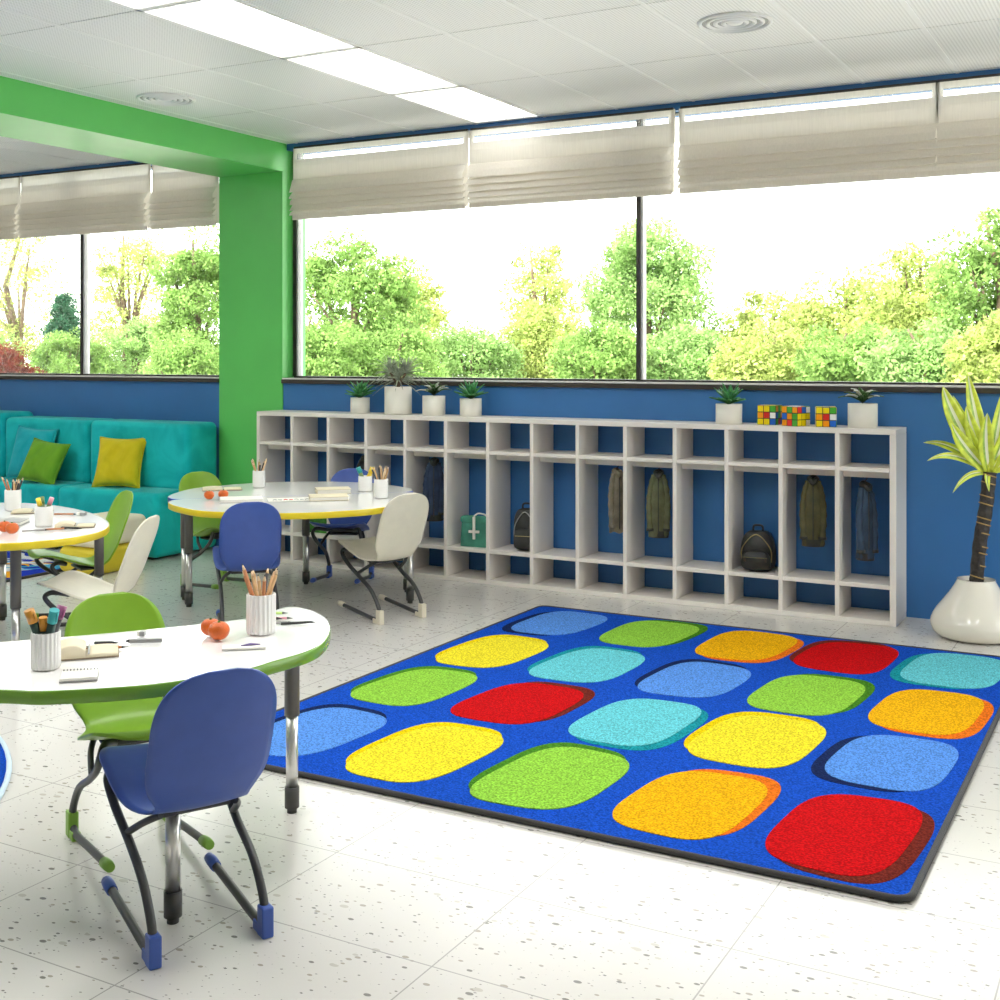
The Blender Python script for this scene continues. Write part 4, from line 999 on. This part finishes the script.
notebook('spiral_notepad', 'small white spiral notepad at the front of the nearest table', -2.665, 2.40, .76, .10, .095, .010, M['grey_pl'], M['paper'], spiral=True)
def small(name, label, cat, x, y, rz, fn, group=None):
    t = thing(name, label, cat, (x, y, ZT + .0003), rz, group); fn(t); return t
def pen(t, m, L_=.13, r=.0045, tipm='graphite'):
    MB().tube([(-L_ / 2, 0, r), (L_ / 2 - .02, 0, r)], r, 10).build('barrel', m, t); MB().tube([(L_ / 2 - .02, 0, r), (L_ / 2, 0, r * .7)], [r * .9, r * .15], 10).build('tip', M[tipm], t)
small('pen', 'short black pen lying on the open notebook page', 'pen', -2.895, 2.715, .6, lambda t: pen(t, M['black'], .075, .005))
bpy.context.view_layer.update()
small('pencil', 'rust coloured pencil lying across the open notebook page', 'pencil', -2.845, 2.665, .85, lambda t: pen(t, M['wood_red'], .13, .0045))
small('eraser', 'small white and grey eraser right of the open notebook', 'eraser', -2.885, 2.85, .4, lambda t: (MB().box(-.012, .012, -.008, .008, 0, .014).build('rubber', M['paper'], t, bevel=.002), MB().box(-.004, .0125, -.0085, .0085, -.0, .0145).build('sleeve', M['grey_pl'], t)))
small('sharpener', 'grey correction pen with tapered end, right of the open notebook', 'pen', -2.805, 2.79, .62, lambda t: (MB().box(-.05, .05, -.009, .009, 0, .013).build('body', M['grey_pl'], t, bevel=.003), MB().tube([(-.05, 0, .0065), (-.062, 0, .0065)], [.0065, .002], 8).build('tip', M['black'], t)))
small('card', 'white card with a violet mark, lying before the tangerines', 'card', -2.49, 2.885, .69, lambda t: (MB().box(-.065, .065, -.025, .025, 0, .006).build('sheet', M['paper'], t), MB().tube([(-.01, -.002, .008), (.02, .004, .009), (.05, .006, .008)], [.001, .005, .001], 8).build('violet_mark', mat('violet_ink', (.2, .15, .35), .5), t)))
for (x, y, rz, m, l) in ((-2.69, 3.22, .55, 'm_red', 'red marker lying behind the nearest pencil cup'), (-2.73, 3.30, .65, 'm_lime', 'lime green pencil lying furthest right on the nearest table'), (-2.615, 3.19, .7, 'grey_pl', 'grey pen lying right of the nearest pencil cup'), (-2.55, 3.23, .75, 'black', 'black compass pen lying right of the nearest pencil cup'), (-2.665, 3.245, .6, 'm_pink', 'pink marker lying beside the red marker')):
    small('pen', l, 'pen', x, y, rz, lambda t: pen(t, M[m], .12, .006 if m.startswith('m_r') else .0045), 'loose pens on the nearest table')
# joined pair
cup(-5.42, 6.43, .042, .115, 'white cup of pencils at the left of the joined tables, against the green pillar', False)
pencils(-5.42, 6.43, .115, .04, 8, 'pencil standing in the cup at the left of the joined tables', 'pencils in the left cup of the joined tables', 15, (.17, .20), .0055)
cup(-4.348, 6.328, .045, .12, 'white cup of pencils at the right of the joined tables, behind the cream chair', False)
pencils(-4.348, 6.328, .12, .043, 8, 'pencil standing in the cup behind the cream chair back', 'pencils in the right cup of the joined tables', 25, (.18, .21), .0055)
cup(-4.66, 6.60, .046, .10, 'white cup holding a yellow and a teal marker on the joined tables', False)
markers(-4.66, 6.60, .10, .04, [(M['m_yellow'], M['m_yellow'], 'yellow'), (M['m_teal'], M['m_olive'], 'teal')], 9, 'in the middle cup of the joined tables', 'markers in the cup on the joined tables', .15, .014)
tangerine(-5.244, 5.75, 'tangerine on the left of the pair on the joined tables', .032); tangerine(-5.20, 5.83, 'tangerine on the right of the pair on the joined tables', .032)
open_book('open book with a tan cover behind the tangerines on the joined tables', -5.56, 6.22, .75, .13, .17, .018)
notebook('sketchbook', 'white sketchbook lying by the blue chair on the joined tables', -5.03, 5.80, .75, .26, .19, .016, M['paper'], M['paper'])
t = notebook('notebook', 'thick beige notebook on the joined tables, nearer the cream chair', -4.60, 6.12, .70, .24, .18, .024, M['page'], M['paper'])
t = notebook('notebook', 'beige notebook on the joined tables, behind the thick one', -4.79, 6.42, .75, .22, .16, .030, M['page'], M['paper'])
small('pencil', 'rust pencil lying between the two beige notebooks', 'pencil', -4.74, 6.245, .6, lambda t: pen(t, M['wood_red'], .15))
small('drawing', 'sheet with small red and grey felt tip marks on the yellow edged table', 'drawing', -4.80, 5.98, .75, lambda t: (MB().box(-.13, .13, -.09, .09, 0, .0012).build('sheet', M['paper'], t), [MB().tube([(-.10 + .033 * k, -.03 + .012 * math.sin(k * 2), .002), (-.088 + .033 * k, -.02 + .012 * math.cos(k * 3), .003), (-.077 + .033 * k, -.03, .002)], .0035, 6).build('mark', M['m_red'] if k in (2, 3) else M['grey_pl'], t) for k in range(7)]))
# left table
cup(-5.882, 4.805, .046, .118, 'white cup of pencils on the left table, at the edge of the photo', False)
pencils(-5.882, 4.805, .118, .044, 9, 'pencil standing in the cup at the left edge of the photo', 'pencils in the cup on the left table', 35, (.17, .205), .0052)
cup(-5.189, 4.434, .046, .105, 'white cup of markers on the left table, right of the laptop grey book', False)
markers(-5.189, 4.434, .105, .04, [(M['m_pink'], M['m_olive'], 'pink'), (M['m_olive'], M['m_olive'], 'olive'), (M['m_yellow'], M['m_olive'], 'yellow')], 19, 'in the cup on the left table', 'markers in the cup on the left table', .14, .011)
for o in bpy.data.objects:
    if o.get('label', '').startswith('white cup of markers on the left table'): o['label'] = 'white cup of olive and pink markers on the left table, beside the rolled papers'
tangerine(-5.186, 4.185, 'tangerine at the left edge of the photo, left of its pair', .033); tangerine(-5.105, 4.165, 'tangerine on the left table, right of its pair', .033)
notebook('notebook', 'white grey edged notebook lying behind the tangerines on the left table', -5.46, 4.38, .6, .26, .17, .02, M['grey_pl'], M['paper'])
open_book('open book with cream pages at the right end of the left table', -5.03, 4.50, .75, .10, .12, .03)
open_book('open tan book behind the marker cup on the left table', -5.70, 4.79, .75, .11, .13, .02)
for (x, y, rz, m, l) in ((-5.02, 4.36, 1.0, 'wood_red', 'rust pencil lying before the open book on the left table'), (-4.98, 4.43, .2, 'black', 'black pen lying before the open book on the left table'), (-5.07, 4.28, .9, 'grey_pl', 'grey pen lying right of the tangerines on the left table'), (-5.44, 4.80, .5, 'wood_red', 'rust pencil lying at the far rim of the left table')):
    small('pen', l, 'pen', x, y, rz, lambda t: pen(t, M[m], .13, .005), 'loose pens on the left table')
small('eraser', 'small grey eraser at the far rim of the left table', 'eraser', -5.36, 4.84, .4, lambda t: (MB().box(-.025, .025, -.012, .012, 0, .014).build('rubber', M['paper'], t, bevel=.002), MB().box(-.005, .0255, -.0125, .0125, 0, .0145).build('sleeve', M['grey_pl'], t)))

# ------------------------------------------------------------------ light
w = bpy.data.worlds.new('sky'); scene.world = w; w.use_nodes = True
nt = w.node_tree; bg = nt.nodes['Background']
bg.inputs['Color'].default_value = (1, .985, .955, 1); bg.inputs['Strength'].default_value = 4.6
sd = bpy.data.lights.new('sun', 'SUN'); sd.energy = 8; sd.angle = math.radians(9); sd.color = (1, .95, .86)
so = bpy.data.objects.new('sun', sd); COL.objects.link(so)
dirv = Vector((-.28, -.62, .62)).normalized(); so.rotation_euler = dirv.to_track_quat('Z', 'Y').to_euler(); so.location = (20, -10, 15)

# ------------------------------------------------------------------ camera
cd = bpy.data.cameras.new('camera'); co = bpy.data.objects.new('camera', cd); COL.objects.link(co)
co.location = (0, 0, 1.6); co.rotation_euler = (PI / 2, 0, THc); cd.sensor_width = 36; cd.lens = 36 * 1.214; cd.shift_y = -.145; cd.clip_end = 300; cd.clip_start = .05
scene.camera = co
scene.view_settings.view_transform = 'Standard'; scene.view_settings.look = 'None'; scene.view_settings.gamma = 1; scene.view_settings.exposure = .2
try:
    scene.cycles.use_denoising = True; scene.cycles.denoiser = 'OPENIMAGEDENOISE'; scene.cycles.max_bounces = 10; scene.cycles.diffuse_bounces = 6; scene.cycles.sample_clamp_indirect = 8; scene.cycles.transparent_max_bounces = 16
except Exception: pass
